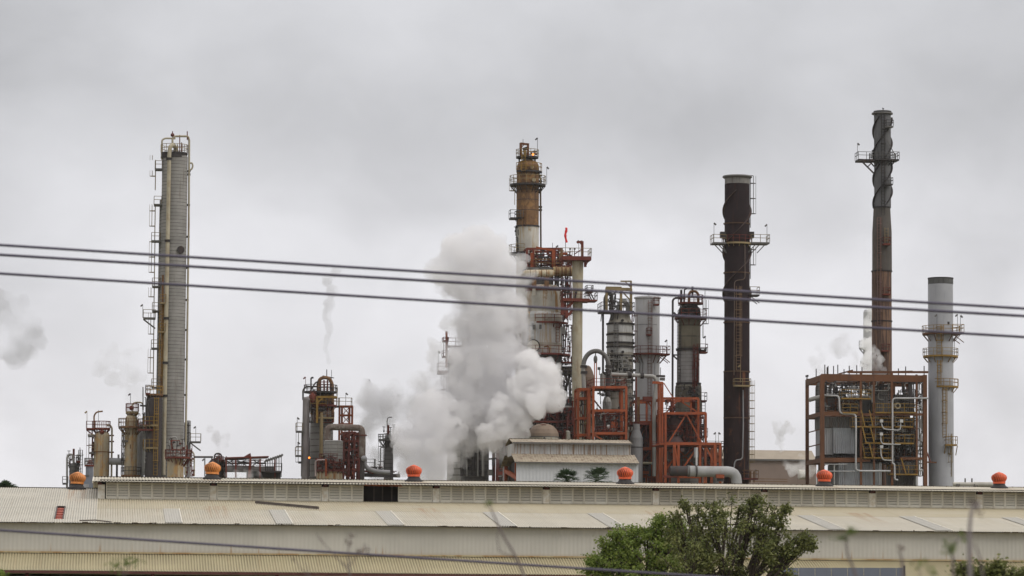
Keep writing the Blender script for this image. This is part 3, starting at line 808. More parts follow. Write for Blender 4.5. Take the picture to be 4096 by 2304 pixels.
T = Thing('grey_vessel', 'plain grey vessel half hidden behind the rust stained beige vessel', 'vessel', 562, 502, py=1900)
T.cyl('shell', 560, [(1690, 6), (1694, 12), (1700, 16), (1905, 17)], M_galv, ground=True)
T.clutter(574, 592, 1700, 1900, [M_piped, M_maroon], 12, (-1, 1), (1, 2.4), 16, .8)

# ================= 5 beige column B
T = Thing('process_column', 'rusty beige column with a red top deck and a hooked vent pipe', 'column', 405, 500, py=1900)
T.cyl('shell', 406, [(1722, 4), (1726, 18), (1732, 27), (1742, 31), (1980, 32)], M_beige, ground=True)
T.cyl('seam_ring', 406, [(1806, 33), (1810, 33)], M_brown)
T.ring(405, 1712, 6, 36, 0, 360, M_redp, M_redp, rail_h=.95); T.deck(345, 380, 1713, M_redp, M_redp, rail_h=.95, brace=-1)
T.pipe([(377, 1722, -.3), (376, 1662, -.3), (386, 1648, -.3), (411, 1645, -.3)], 3.2, M_brown, 'vent_pipe')
T.lamp(348, 1645, 1712, M_ochre); T.bar((394, 1640, 0), (394, 1690, 0), M_dks, .06, name='antenna')
T.pipe([(425, 1702, 0), (440, 1700, 0), (448, 1712, 0), (445, 1980, 0)], 4, M_khaki, 'side_pipe')
T.part('valve', MB().sphere(T.P(408, 1728, -1.0), .35, 8), M_redp)
T.deck(352, 376, 1742, M_gd, M_ochre, rail_h=.1); T.deck(356, 376, 1809, M_gd, M_ochre)
for y in (1742, 1766, 1809): T.bar((438, y, 0), (456, y, 0), M_maroon, .2, name='pipe_clamp')
T.ladder(368, 1716, 1900, M_maroon, d=0, ang=180)
T.clutter(365, 378, 1720, 1850, [M_maroon], 8, (-.4, .6), (1, 1.8), 17, .8)
T = Thing('transfer_pipe', 'thick grey horizontal pipe linking the two beige vessels on the left', 'pipe', 468, 500, py=1900)
a, b = T.P(436, 1845, 0), T.P(500, 1847, 0)
T.part('pipe_run', MB().tube([a, b], 14 * T.s, 16), M_galv)
T.part('support', MB().beam(T.P(468, 1860, 0), Vector((T.P(468, 1860).x, T.P(468, 1860).y, 0)), .3), M_dks)
T.part('flange', MB().tube([T.P(490, 1846, 0), T.P(494, 1846, 0)], 17 * T.s, 16), M_gd)
T.bar((474, 1818, 0), (474, 1834, 0), M_galv, .3, name='vent_stub')

# ================= 6 small blue grey tank
T = Thing('small_tank', 'small blue grey tank with a red rim deck behind the first ventilator', 'tank', 357, 490, py=1900)
T.cyl('shell', 357, [(1862, 15), (1905, 15), (1980, 16)], metal('blue_grey_shell', (.17, .185, .22), (.09, .08, .08), .3, .4, seed=30), ground=True)
T.ring(357, 1859, 6, 19, 0, 360, M_redp, M_gd, rail_h=.9, brk=False); T.cyl('dome', 360, [(1838, 3), (1844, 9), (1857, 13)], M_maroon)
T = Thing('equipment_cabinet', 'blue grey box cabinet beside the small tank at the far left', 'cabinet', 342, 484, py=1900)
a = T.P(342, 1905)
T.part('body', MB().box((a.x, a.y, a.z / 2), 26 * T.s, 2.0, a.z), MAT['blue_grey_shell']); T.part('roof', MB().box((a.x, a.y, a.z + .08), 29 * T.s, 2.2, .12), M_gd)
T.part('door', MB().box(Vector((a.x, a.y, 0)) - VD * 1.03 + Vector((0, 0, a.z - 2.2)), 1.0, .05, 2.2), M_galv)

# ================= 7 leftmost small column
T = Thing('slim_vessel', 'leftmost slim dark vessel with bent pipes and narrow ladder decks', 'vessel', 295, 505, py=1900)
T.cyl('shell', 296, [(1850, 4), (1855, 14), (1862, 17), (1980, 18)], M_cladd, ground=True)
T.pipe([(268, 1990, -.2), (268, 1828, -.2), (276, 1817, -.2), (290, 1818, -.2), (294, 1850, -.2)], 4, M_pipeg)
T.pipe([(278, 1990, 0), (280, 1840, 0), (300, 1830, 0)], 2.4, M_piped)
T.bar((295, 1795, 0), (295, 1850, 0), M_maroon, .3, name='vent_stub'); T.bar((320, 1790, 0), (320, 1830, 0), M_gd, .1, name='antenna')
T.clutter(268, 320, 1815, 1900, [M_piped, M_maroon, M_pipeg], 22, (-.6, 1.2), (.8, 1.8), 18, .5)
for y in (1845, 1890): T.deck(306, 322, y, M_maroon, M_gd, rail_h=.8)
T.deck(250, 272, 1932, M_gd, M_gd, rail_h=.9); T.ladder(321, 1800, 1975, M_gd, d=0)
T.bar((300, 1822, 0), (334, 1820, 0), M_gd, .1, name='pipe_arm')

# ================= 8 air cooler rack
T = Thing('air_cooler', 'low dark air cooler rack under a thin maroon roof in the gap left of centre', 'cooler', 960, 470, py=1900)
def TB(T, x0, x1, y0, y1, d0, d1, name, mat, **k):
    a = T.P(x0, y0, 0); b = T.P(x1, y0, 0); c = T.P((x0 + x1) / 2, y1, 0)
    m_ = MB().box((a + b) / 2 * 1.0 + VD * (d0 + d1) / 2 - Vector((0, 0, ((a + b) / 2).z - (((a + b) / 2).z + c.z) / 2)), (b - a).length, d1 - d0, ((a + b) / 2).z - c.z)
    return T.part(name, m_, mat, **k)
TB(T, 905, 1103, 1865, 1885, 0, 4, 'fan_deck', metal('sooty_grey_box', (.13, .12, .12), (.06, .05, .05), .4, .5, seed=31, band=.35))
TB(T, 990, 1124, 1885, 1910, .5, 3.5, 'header_box', M_dks)
for x in (905, 943, 1002, 1040, 1100): T.bar((x, 1836, 0), (x, 1910, 0), M_maroon, .22, name='post')
for x in (1003,): T.bar((x, 1828, -.3), (x - 8, 1910, -.3), M_redp, .3, name='post')
T.part('roof', MB().beam(T.P(900, 1834, 2), T.P(1072, 1829, 2), 4.5, .16), M_redp)
T.part('roof', MB().hexa([T.P(970, 1830, 0), T.P(1006, 1830, 0), T.P(1006, 1830, 3), T.P(970, 1830, 3), T.P(990, 1818, 0), T.P(1002, 1812, 0), T.P(1002, 1812, 3), T.P(990, 1818, 3)]), M_maroon, label='raised hood over the maroon roof')
for (x0, x1) in ((900, 935), (945, 985), (1010, 1045)):
    T.bar((x0, 1862), (x1, 1838), M_dks, .12, name='brace'); T.bar((x0, 1838), (x1, 1862), M_dks, .12, name='brace')
T.clutter(905, 1062, 1838, 1864, [M_maroon, M_dks, M_piped], 46, (0, 3), (.7, 1.5), 21, .75, valves=False)
for i, x in enumerate(range(1062, 1128, 9)): 
    T.bar((x, 1846 - i * 3), (x, 1908), M_dks, .1, name='post')
    T.bar((x - 4, 1850 - i * 3), (x + 6, 1838 - i * 3), M_gd, .28, name='louver_blade')
T.deck(1062, 1126, 1884, M_dks, M_dks, rail_h=1.0)
T = Thing('dark_drum_cluster', 'black sooty drum with an arched pipe behind the second ventilator', 'vessel', 858, 474, py=1900)
T.cyl('shell', 868, [(1832, 8), (1838, 24), (1850, 34), (1910, 36)], M_darkst, ground=True)
T.pipe([(858, 1845, -.8), (858, 1814, -.8), (886, 1814, -.8), (886, 1845, -.8)], 3.4, M_piped, 'arched_pipe', bend=.5)
T.cyl('drum', 846, [(1850, 8), (1856, 12), (1900, 13)], M_cladd, d=-1, ground=True)
T.part('valve', MB().sphere(T.P(880, 1840, -1), .4, 8), M_maroon)
T.clutter(846, 905, 1825, 1905, [M_piped, M_maroon, M_cladd], 30, (-1.4, 0), (1, 2.6), 22)
T.pipe([(852, 1828, 0), (775, 1828, 0)], 4, M_piped, 'level_pipe'); T.bar((820, 1828), (820, 1905), M_gd, .1, name='support')
T.lamp(818, 1835, 1905, M_gd)

# ================= 9 mid left unit
T = Thing('cracking_column', 'dark topped grey column with an arched brown pipe over it left of the steam', 'column', 1285, 500, py=1900)
T.cyl('shell', 1286, [(1562, 6), (1568, 24), (1577, 38), (1590, 45), (1690, 46), (1905, 47)], metal('two_tone_shell', (.20, .19, .18), (.06, .035, .03), .35, .5, zone=[(0, 0, (0, 0, 0)), (31.0, 60, (.06, .042, .038))], band=.9, bandcol=(.06, .05, .045), seed=33), ground=True)
T.pipe([(1330, 1690, -.8), (1329, 1535, -.8), (1318, 1514, -.8), (1300, 1509, -.8), (1281, 1514, -.8), (1273, 1532, -.8), (1273, 1570, -.8)], 7, M_brown, 'arched_pipe', 12, bend=.6)
T.pipe([(1212, 1600, -.5), (1212, 1560, -.5), (1222, 1547, -.5), (1272, 1546, -.5)], 3.5, M_piped, 'top_pipe')
T.ring(1282, 1566, 10, 66, 0, 360, M_dks, M_dks, rail_h=.9, brk=False)
for x in (1282, 1296, 1310, 1322): T.bar((x, 1520, -.8), (x, 1566, -.8), M_maroon, .2, name='cage_bar')
for y in (1528, 1538, 1550): T.bar((1276, y, -.8), (1328, y, -.8), M_maroon, .12, name='cage_bar')
T.pipe([(1240, 1566, -1), (1262, 1530, -1), (1275, 1526, -1)], 3, M_piped)
T.bar((1244, 1566), (1244, 1512), M_dks, .2, name='davit'); T.bar((1244, 1512), (1254, 1510), M_dks, .25, name='davit')
T.lamp(1222, 1508, 1545, M_redp); T.bar((1307, 1478), (1307, 1512), M_dks, .12, name='antenna'); T.bar((1326, 1480), (1326, 1520), M_dks, .07, name='antenna')
T.bar((1290, 1503, -.8), (1336, 1512, -.8), M_dks, .12, name='davit')
T.bar((1268, 1588, -2.5), (1347, 1588, -2.5), M_yellow, .3, name='jib'); T.bar((1268, 1586, -2.5), (1268, 1692, -2.5), M_yellow, .3, name='jib'); T.bar((1270, 1612, -2.5), (1292, 1590, -2.5), M_yellow, .2, name='jib')
T.deck(1326, 1348, 1588, M_yellow, M_ochre, rail_h=1.3); T.deck(1270, 1332, 1672, M_ochre, M_brown, d0=-2.6, d1=-1, rail_h=.7)
T.deck(1236, 1300, 1635, M_dks, M_yellow, d0=-2.6, d1=-1); T.ring(1286, 1620, 46, 62, 180, 360, M_maroon, M_brown)
T.cyl('riser', 1285, [(1650, 7), (1840, 7)], M_ochre, d=-2.4)
T.clutter(1236, 1335, 1568, 1690, [M_piped, M_maroon, M_brown], 34, (-2.4, -1.2), (1, 2.2), 23)
T.pipe([(1240, 1650, -2), (1240, 1595, -2), (1252, 1580, -2), (1262, 1600, -2)], 4, M_pipeg)
T.part('valve', MB().sphere(T.P(1250, 1592, -2.2), .5, 8, 1.6), M_redp)
T = Thing('slim_column', 'slim pale grey column at the left edge of the dark topped column', 'column', 1222, 496, py=1900)
T.cyl('shell', 1224, [(1588, 8), (1594, 14), (1905, 16)], metal('pinkish_cladding', (.22, .20, .20), (.10, .08, .08), .3, .5, seed=34), ground=True, ref=1700)
T.deck(1184, 1210, 1724, M_gd, M_ochre); T.deck(1182, 1208, 1821, M_gd, M_ochre); T.lamp(1189, 1670, 1722, M_gd, dirn=1); T.lamp(1191, 1768, 1820, M_gd, dirn=1)
T.bar((1193, 1850), (1210, 1850), M_dks, .3, name='bracket'); T.pipe([(1237, 1600, -.6), (1237, 1905, -.6)], 2, M_dks)
T.ladder(1206, 1724, 1905, M_gd, ang=180)
m_ = MB().sphere(T.P(1237, 1831, -1.6), .14, 8)
em, n_, b_ = nt('lit_lamp'); b_.inputs['Base Color'].default_value = (.8, .3, .05, 1); b_.inputs['Emission Color'].default_value = (1, .25, .03, 1); b_.inputs['Emission Strength'].default_value = 2.2
T.part('lit_lamp', m_, em); T.bar((1237, 1834, -1.5), (1237, 1890, -1.5), M_dks, .08, name='lamp_mast')
T = Thing('grey_drum', 'fat grey banded drum below the big bent duct left of the steam', 'vessel', 1332, 492, py=1900)
T.cyl('shell', 1333, [(1762, 34), (1766, 38), (1850, 38), (1872, 30)], M_clad); T.cyl('skirt', 1318, [(1882, 50), (1910, 52)], M_beige, ground=True)
T.ring(1318, 1880, 20, 58, 0, 360, M_maroon, M_maroon); T.cyl('skirt_cone', 1330, [(1850, 32), (1880, 28)], M_maroon)
T.ring(1320, 1848, 36, 44, 0, 360, M_redp, M_maroon)
T.pipe([(1262, 1905, -2), (1262, 1846, -2), (1272, 1840, -2), (1300, 1840, -2)], 3.2, metal('pink_pipe', (.42, .33, .31), (.2, .15, .13), seed=35))
T.clutter(1262, 1372, 1835, 1885, [M_maroon, M_redp, M_dks], 36, (-2.5, -.5), (.9, 2), 24)
T.bar((1304, 1835, -2.4), (1304, 1905, -2.4), M_orange, .25, name='post')
T = Thing('bent_duct', 'big brown duct that arches over and drops down left of the steam cloud', 'duct', 1440, 494, py=1900)
T.pipe([(1310, 1790, 0), (1310, 1712, 0), (1330, 1708, 0), (1400, 1710, 0), (1446, 1712, 0), (1450, 1740, 0), (1449, 1832, 0)], 13, metal('duct_brown', (.17, .13, .11), (.07, .045, .04), seed=36, tri=(.26, .24, .21)), 'duct', 16, bend=1.1)
T.cyl('flange', 1450, [(1739, 18), (1744, 18)], M_maroon); T.part('end_ball', MB().sphere(T.P(1456, 1834, -.5), 12 * T.s, 16), M_galv)
T.pipe([(1452, 1835, .5), (1462, 1870, .5), (1500, 1886, .5), (1560, 1890, .5)], 9, M_galv, 'outlet_pipe', 12, bend=1.2)
T.cyl('duct_leg', 1449, [(1832, 9), (1900, 9)], M_piped, ground=True)
T = Thing('stair_tower', 'slim orange braced tower with a railed top left of the steam', 'tower', 1386, 505, py=1900)
T.frame([1360, 1370, 1400, 1411], [1624, 1660, 1695, 1735, 1790, 1850], metal('rusty_orange', (.22, .065, .03), (.08, .04, .03), .4, .4, seed=37), d1=2.0, w=.17, braces=[(1370, 1626, 1400, 1660, 0), (1400, 1626, 1370, 1660, 0), (1370, 1662, 1400, 1695, 0), (1400, 1662, 1370, 1695, 0), (1370, 1737, 1400, 1790, 0), (1400, 1792, 1370, 1850, 0)])
T.deck(1357, 1408, 1622, M_maroon, M_ochre, d0=0, d1=2); T.deck(1330, 1358, 1622, M_dks, M_ochre, d0=0, d1=2); T.lamp(1383, 1572, 1622, M_gd, dirn=1)
T.clutter(1372, 1400, 1630, 1720, [M_pipeg], 4, (.2, 1.6), (.8, 1.4), 25)
T = Thing('pipe_rack', 'tangle of maroon steelwork and pipes under the bent duct', 'pipe rack', 1410, 499, py=1900)
T.frame([1375, 1397, 1418, 1438], [1735, 1765, 1800, 1840, 1880], M_maroon, d0=0, d1=4, w=.3)
T.clutter(1372, 1442, 1728, 1905, [M_maroon, M_redp, M_piped, M_orange], 90, (-.6, 4), (.9, 2.4), 26, .5)
T.clutter(1440, 1530, 1868, 1905, [M_maroon, M_dks, M_piped], 40, (-.6, 3), (.9, 2.2), 27, .4)
T.deck(1465, 1500, 1868, M_dks, M_gd, d0=-.6, d1=1.5)
T.bar((1440, 1900, 0), (1600, 1903, 0), M_dks, .5, name='beam')

# ================= 10 ghost column
T = Thing('misty_column', 'slim column with one round deck seen through the thin steam', 'column', 1554, 514, py=1900)
T.cyl('shell', 1555, [(1738, 6), (1742, 12), (1750, 16), (1765, 17), (1905, 19)], M_cladd, ground=True)
T.ring(1551, 1757, 14, 38, 0, 360, M_gd, M_gd, rail_h=.7)
T.pipe([(1551, 1745, 0), (1548, 1680, 0), (1553, 1669, 0), (1568, 1669, 0)], 2, M_gd); T.cyl('vent_stub', 1553, [(1700, 4), (1745, 6)], M_maroon)
T.ladder(1535, 1765, 1900, M_gd, ang=180); T.clutter(1530, 1580, 1715, 1755, [M_gd], 8, (-1, 1), (.8, 1.5), 28)
T.pipe([(1534, 1790, 0), (1522, 1790, 0), (1522, 1900, 0)], 2, M_gd)
T.clutter(1572, 1602, 1885, 1905, [M_maroon], 10, (-1, 1), (1, 2), 29)
# ================= 11 column wrapped in steam, left of the centre tower
T = Thing('domed_vessel', 'domed vessel with an orange mast and red side decks mostly lost in the steam', 'vessel', 1850, 512, py=1900)
T.cyl('shell', 1852, [(1380, 5), (1384, 20), (1394, 40), (1412, 56), (1440, 62), (1905, 62)], M_cladw, ground=True)
T.bar((1786, 1325, -.5), (1786, 1470, -.5), M_orange, .3, name='mast')
T.deck(1789, 1850, 1384, M_maroon, M_redp, d0=-1, d1=1); T.deck(1770, 1790, 1425, M_redp, M_redp, rail_h=.8); T.deck(1771, 1792, 1362, M_redp, M_redp, rail_h=.4)
T.ladder(1775, 1358, 1425, M_redp, d=0, ang=180, cage=False)
T.deck(1751, 1790, 1484, M_redp, M_maroon, th=.5); T.lamp(1753, 1405, 1450, M_dks, dirn=1)
T.deck(1742, 1790, 1592, M_maroon, M_gd); T.deck(1757, 1792, 1672, M_maroon, M_gd)
T.pipe([(1852, 1384, 0), (1852, 1360, 0), (1866, 1352, 0), (1880, 1364, 0), (1882, 1420, 0)], 6, M_khaki)
T.ladder(1786, 1484, 1672, M_maroon, ang=180)

T = Thing('reactor_column', 'wide dark reactor column standing under the main steam cloud', 'column', 1897, 506, py=1900)
T.cyl('shell', 1900, [(1640, 50), (1650, 56), (1905, 56)], M_cladd, ground=True)
for x, r in ((1846, 5), (1868, 3), (1894, 4), (1912, 3), (1932, 6)): T.pipe([(x, 1700, -2.3), (x, 1905, -2.3)], r, M_piped if x % 4 else M_pipeg, 'riser')
T.deck(1838, 1870, 1830, M_dks, M_dks, d0=-3, d1=-2)
T.clutter(1844, 1956, 1700, 1900, [M_piped, M_dks], 22, (-2.4, -1.8), (1, 3), 31, .8)

# ================= 12a tall rust brown column
T = Thing('rusty_column', 'tall rust brown column with ring balconies and a davit on top behind the steam', 'column', 2106, 505, py=1900)
zt = lambda y: T.P(2111, y).z
M_rc = metal('rusty_zoned_shell', (.50, .48, .42), (.20, .11, .05), .35, .55, zone=[(zt(905), 999, (.20, .105, .045)), (zt(740), 999, (.13, .075, .045))], seed=40)
M_zone = metal('patched_rust', (.18, .10, .05), (.07, .04, .03), .5, .6, seed=41, tri=(.27, .15, .06))
T.cyl('shell', 2111, [(638, 4), (641, 22), (648, 36), (660, 43), (672, 45), (905, 45)], M_zone, ref=780)
T.cyl('lower_shell', 2111, [(906, 45), (1905, 45)], metal('half_washed_shell', (.50, .48, .43), (.33, .22, .10), .45, .7, seed=42), ground=True, ref=850)
T.cyl('seam_ring', 2110, [(903, 48), (909, 48)], M_dks, ref=900)
for y in (760, 800, 842): T.cyl('sheet_band', 2111, [(y, 45.4), (y + 2, 45.4)], M_dks, ref=780)
T.ring(2109, 627, 14, 45, 0, 360, M_dks, M_ochre, rail_h=1.0, brk=False)
for x in (2077, 2140): T.bar((x, 630), (x, 648), M_dks, .2, name='support')
T.ring(2111, 685, 46, 56, 215, 362, M_dks, M_yellow); T.ring(2111, 738, 46, 72, 120, 400, M_dks, M_ochre, rail_h=1.2)
T.deck(2039, 2072, 872, M_dks, M_gd, brace=None); T.ring(2111, 872, 46, 52, 180, 250, M_dks, M_gd, rail_h=.9)
T.ring(2108, 1012, 46, 72, 110, 260, M_dks, M_ochre)
T.ladder(2094, 600, 682, M_yellow, d=-1.9, hoop=1.2); T.ladder(2059, 712, 818, M_ochre, ang=180); T.ladder(2096, 840, 905, M_brown, d=-1.9, cage=False)
T.pipe([(2155, 700, -.3), (2162, 712, -.3), (2162, 760, -.3), (2164, 1070, -.3)], 3.6, metal('brown_pipe', (.10, .075, .05), (.06, .04, .03), seed=43), 'side_pipe')
for y in (690, 702, 725, 740, 760, 828, 840): T.bar((2150, y, -.3), (2168, y, -.3), M_dks, .18, .3, 'pipe_clamp')
T.bar((2083, 572, -.8), (2083, 630, -.8), M_bsteel, .35, name='davit'); T.bar((2082, 574, -.8), (2116, 578, -.8), M_bsteel, .3, name='davit'); T.bar((2112, 576, -.8), (2112, 630, -.8), M_bsteel, .3, name='davit'); T.bar((2085, 590, -.8), (2098, 576, -.8), M_bsteel, .15, name='davit')
T.bar((2092, 598, -.5), (2112, 592, -.5), M_darkst, .45, name='vent_stub')
T.pipe([(2098, 630, -.6), (2098, 600, -.6)], 5, M_ochre, 'vent_stub')
T.lamp(2150, 552, 627, M_dks); T.lamp(2187, 668, 738, M_gd, dirn=1); T.bar((2092, 556), (2092, 576), M_dks, .06, name='antenna')
for (x, y) in ((2127, 668), (2135, 720)):
    a = T.P(x, y, -1.62); T.part('manhole', MB().tube([a, a - VD * .28], 7.5 * T.s, 16), M_beige)
a = T.P(2132, 618, -1.4); T.part('lit_lamp', MB().sphere(a, .16, 8), em)
T.clutter(2062, 2082, 910, 1015, [M_piped, M_dks], 12, (-1, -.2), (1, 2), 44, .7)
T.clutter(2072, 2148, 606, 630, [M_piped, M_bsteel], 10, (-1, 1), (1, 2), 45)

# ================= 12b regenerator
T = Thing('regenerator_vessel', 'broad white streaked vessel with red balconies right of the steam cloud', 'vessel', 2170, 500, py=1900)
M_reg = metal('regenerator_shell', (.46, .46, .455), (.30, .19, .075), .35, .75, seed=46, band=3.6, bandcol=(.26, .23, .18))
M_reg2 = metal('regenerator_upper_shell', (.43, .41, .36), (.25, .14, .05), .5, .85, seed=47)
T.cyl('upper_shell', 2176, [(1142, 50), (1150, 62), (1170, 70), (1185, 72), (1250, 72)], M_reg2, ref=1200)
T.cyl('shell', 2168, [(1250, 74), (1262, 80), (1420, 80), (1905, 78)], M_reg, ground=True, ref=1400)
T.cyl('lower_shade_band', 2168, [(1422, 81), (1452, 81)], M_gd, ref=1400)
T.cyl('neck', 2172, [(1112, 34), (1146, 36)], M_piped)
T.ring(2185, 1291, 62, 88, 215, 355, M_redp, M_redp, rail_h=1.0); T.ring(2170, 1418, 81, 112, 180, 380, M_maroon, M_redp, rail_h=1.05); T.ring(2172, 1160, 68, 72, 0, 360, M_maroon, M_maroon, rail_h=.1, brk=False)
for (x, y, r, mt) in ((2183, 1266, 10, M_cream), (2132, 1384, 26, M_dks)):
    a = T.P(x, y, -2.45 if r < 20 else -2.6); T.part('manhole', MB().tube([a, a - VD * .5], r * T.s, 24), mt)
a = T.P(2132, 1384, -3.05); T.part('manhole_cover', MB().tube([a, a - VD * .12], 23 * T.s, 24), M_cream)
for (x, y) in ((2112, 1308), (2136, 1308), (2161, 1307)):
    a = T.P(x, y, -2.75); m_ = MB().box(a, .34, .3, .62); T.part('small_window', m_, M_gd)  # boxes drawn for the small windows in the shell
for (x, y) in ((2136, 1168),): a = T.P(x, y, -2.5); T.part('label_plate', MB().box(a, .45, .15, 1.0), M_cream)
for (x, y) in ((2076, 1324), (2074, 1370)): a = T.P(x, y, -1.5); T.part('junction_box', MB().box(a, .6, .6, .7), M_white)
T.ladder(2230, 1290, 1368, M_redp, d=-2.3); T.ladder(2066, 1300, 1420, M_maroon, ang=180)
T.pipe([(2175, 1388, -3.4), (2196, 1383, -3.4), (2197, 1415, -3.4)], 2.6, M_brown); 
T.lamp(2111, 1330, 1385, M_gd, d=-3, dirn=1); T.lamp(2282, 1345, 1415, M_gd, dirn=-1)
T.clutter(2060, 2082, 1290, 1415, [M_maroon, M_dks, M_piped], 24, (-1.5, 0), (1, 2.5), 48, .6)
T.clutter(2248, 2285, 1110, 1280, [M_piped, M_maroon, M_redp], 30, (-1.5, 1), (1, 2.2), 49, .85)
T.clutter(2246, 2288, 1300, 1460, [M_piped, M_maroon], 26, (-1, 1), (1, 2), 50, .7)
T.deck(2243, 2288, 1448, M_maroon, M_maroon, rail_h=.8); T.deck(2246, 2290, 1468, M_dks, M_dks, rail_h=.4)
T.cyl('vertical_pipe', 2254, [(1256, 2.5), (1420, 2.5)], M_piped); 
a, b = T.P(2235, 1484, 0), T.P(2296, 1483, 0); T.part('crossover_duct', MB().tube([a, b], 19 * T.s, 16), M_khaki)
T.bar((2280, 1500, 0), (2258, 1570, 0), M_pipeg, .35, name='strut'); T.bar((2262, 1500, 0), (2252, 1530, 0), M_khaki, .3, name='strut')

T = Thing('overhead_drum', 'rust streaked horizontal drum lying on top of the broad white vessel', 'drum', 2190, 494, py=1094, z=0)
a, b = T.P(2104, 1094, 0), T.P(2206, 1093, 0); e = (b - a).normalized()
mb = MB().tube([a - e * .4, a, b, b + e * .25, b + e * .38], lambda t: (15 if .15 < t < .7 else 9 if t < .1 or t > .9 else 13) * T.s, 20)
T.part('shell', mb, metal('drum_cream', (.46, .41, .30), (.24, .13, .05), .5, .8, seed=51))
for x in (2120, 2142, 2165, 2185): q = T.P(x, 1094, 0); T.part('band', MB().tube([q - e * .06, q + e * .06], 15.8 * T.s, 20), M_brown)
for x in (2136, 2186): T.part('saddle', MB().beam(T.P(x, 1106, 0), T.P(x, 1150, 0), .6, .6), M_brown)
T = Thing('overhead_line', 'thick rust yellow pipe joining the top drum to the pale standpipe', 'pipe', 2255, 500, py=1085)
a, b = T.P(2212, 1086, 0), T.P(2296, 1087, 0); T.part('pipe_run', MB().tube([a, b], 19 * T.s, 18), metal('yellow_rust', (.33, .25, .13), (.16, .08, .04), .5, .8, seed=52))
for x in (2224, 2246, 2262, 2280): q = T.P(x, 1086, 0); T.part('flange', MB().tube([q - UD * .1, q + UD * .1], 21.5 * T.s, 18), M_brown)
for x in (2222, 2232): T.pipe([(x, 1090, .3), (x, 1160, .3)], 5, M_piped, 'drop_leg')
T.pipe([(2262, 1105, .2), (2262, 1270, .2)], 3.2, M_piped, 'drop_leg'); T.pipe([(2271, 1105, .2), (2271, 1262, .2)], 3.6, M_darkst, 'drop_leg')

T = Thing('orange_gantry', 'orange pipe gantry with crane beams crowning the broad white vessel', 'gantry', 2168, 502, py=1040)
a0 = T.P(2168, 1076).z
T.frame([2101, 2127, 2213, 2240], [1001], M_redp, d0=-2, d1=2, w=.3, base=a0)
T.bar((2144, 990, -2), (2216, 1002, -2), M_orange, .28, name='crane_beam'); T.bar((2127, 1012, -2), (2127, 1072, -2), M_orange, .4, name='post'); T.bar((2213, 1000, -2), (2213, 1090, -2), M_orange, .4, name='post')
T.bar((2186, 1008, -2), (2212, 1032, -2), M_redp, .2, name='brace'); T.bar((2218, 1008, -2), (2240, 1030, -2), M_redp, .2, name='brace'); T.bar((2240, 1014, -2), (2270, 1014, -2), M_orange, .35, name='beam')
T.deck(2098, 2246, 1076, M_gd, M_brown, d0=-2.4, d1=2); T.deck(2206, 2280, 1066, M_maroon, M_maroon, d0=-2, d1=2, rail_h=.9)
for y in (1036, 1050): T.bar((2110, y, -2), (2240, y, -2), M_brown, .1, name='rail')
T.clutter(2110, 2250, 1018, 1074, [M_piped, M_maroon, M_dks, M_redp], 80, (-2, 2), (.9, 2), 53, .65)
T.clutter(2240, 2286, 1020, 1068, [M_redp, M_dks], 24, (-2, 2), (.9, 1.8), 54, .65)
T.clutter(2150, 2250, 1100, 1150, [M_piped, M_brown, M_ochre], 30, (-1, 2), (1.5, 3.5), 55, .75)
T.lamp(2232, 982, 1010, M_gd); T.bar((2210, 971), (2210, 1000), M_dks, .06, name='antenna')
for x in (2140, 2206): T.part('support_leg', MB().beam(T.P(x, 1080, 1), T.P(x, 1160, 1), .5), M_maroon)

T = Thing('standpipe', 'tall pale khaki standpipe with a red lookout deck right of the broad vessel', 'pipe', 2309, 496, py=1900)
T.cyl('shell', 2309, [(1034, 22), (1042, 23), (1100, 22), (1170, 20.5), (1905, 20)], M_khaki, ground=True, ref=1400)
T.cyl('seam', 2312, [(1038, 23.8), (1042, 23.8)], M_brown, ref=1100)
T.deck(2243, 2358, 1030, M_redp, M_ochre, d0=-2, d1=1.6, th=.55, rail_h=1.15)
T.bar((2250, 1036, -1.2), (2250, 1058, -1.2), M_redp, .3, name='bracket'); T.bar((2352, 1040, -1.2), (2340, 1066, -1.2), M_redp, .25, name='bracket'); T.bar((2341, 1036, -1.2), (2341, 1068, -1.2), M_maroon, .35, name='bracket')
T.bar((2329, 965, -1.5), (2329, 1040, -1.5), M_redp, .35, name='davit'); T.bar((2308, 970, -1.5), (2330, 966, -1.5), M_redp, .3, name='davit'); T.bar((2318, 968, -1.5), (2328, 980, -1.5), M_redp, .18, name='davit')
T.bar((2296, 1018, -2), (2328, 996, -2), M_maroon, .14, name='brace'); T.lamp(2315, 962, 1026, M_gd); 
for x in (2280, 2298): T.bar((x, 992, -1), (x, 1028, -1), M_dks, .1, name='vent_stub'); T.part('vent_cap', MB().beam(T.P(x - 3, 996, -1), T.P(x + 4, 996, -1), .2), M_gd)
T.deck(2244, 2352, 1198, M_redp, M_maroon, d0=-2, d1=1, th=.42); T.deck(2340, 2382, 1203, M_redp, M_dks, d0=-2, d1=1, th=.2)
T.deck(2342, 2366, 1168, M_maroon, M_dks, d0=-1.8, d1=.4, rail_h=.8); T.bar((2362, 1172, -1.9), (2378, 1202, -1.9), M_dks, .16, name='stair'); T.bar((2352, 1172, -1.9), (2368, 1202, -1.9), M_dks, .16, name='stair')
T.bar((2292, 1208, -1.5), (2246, 1254, -1.5), M_redp, .35, name='brace'); T.bar((2290, 1240, -1.5), (2262, 1272, -1.5), M_redp, .32, name='brace'); T.bar((2250, 1200, -1.5), (2250, 1260, -1.5), M_redp, .5, name='post')
T.bar((2266, 1240, -1.5), (2266, 1270, -1.5), M_redp, .4, name='post')
T.part('junction_box', MB().box(T.P(2254, 1321, -.5), .5, .4, 1.0), M_gd)
T.clutter(2252, 2286, 1150, 1196, [M_dks, M_piped], 14, (-1.6, .5), (.8, 1.6), 56, .6)
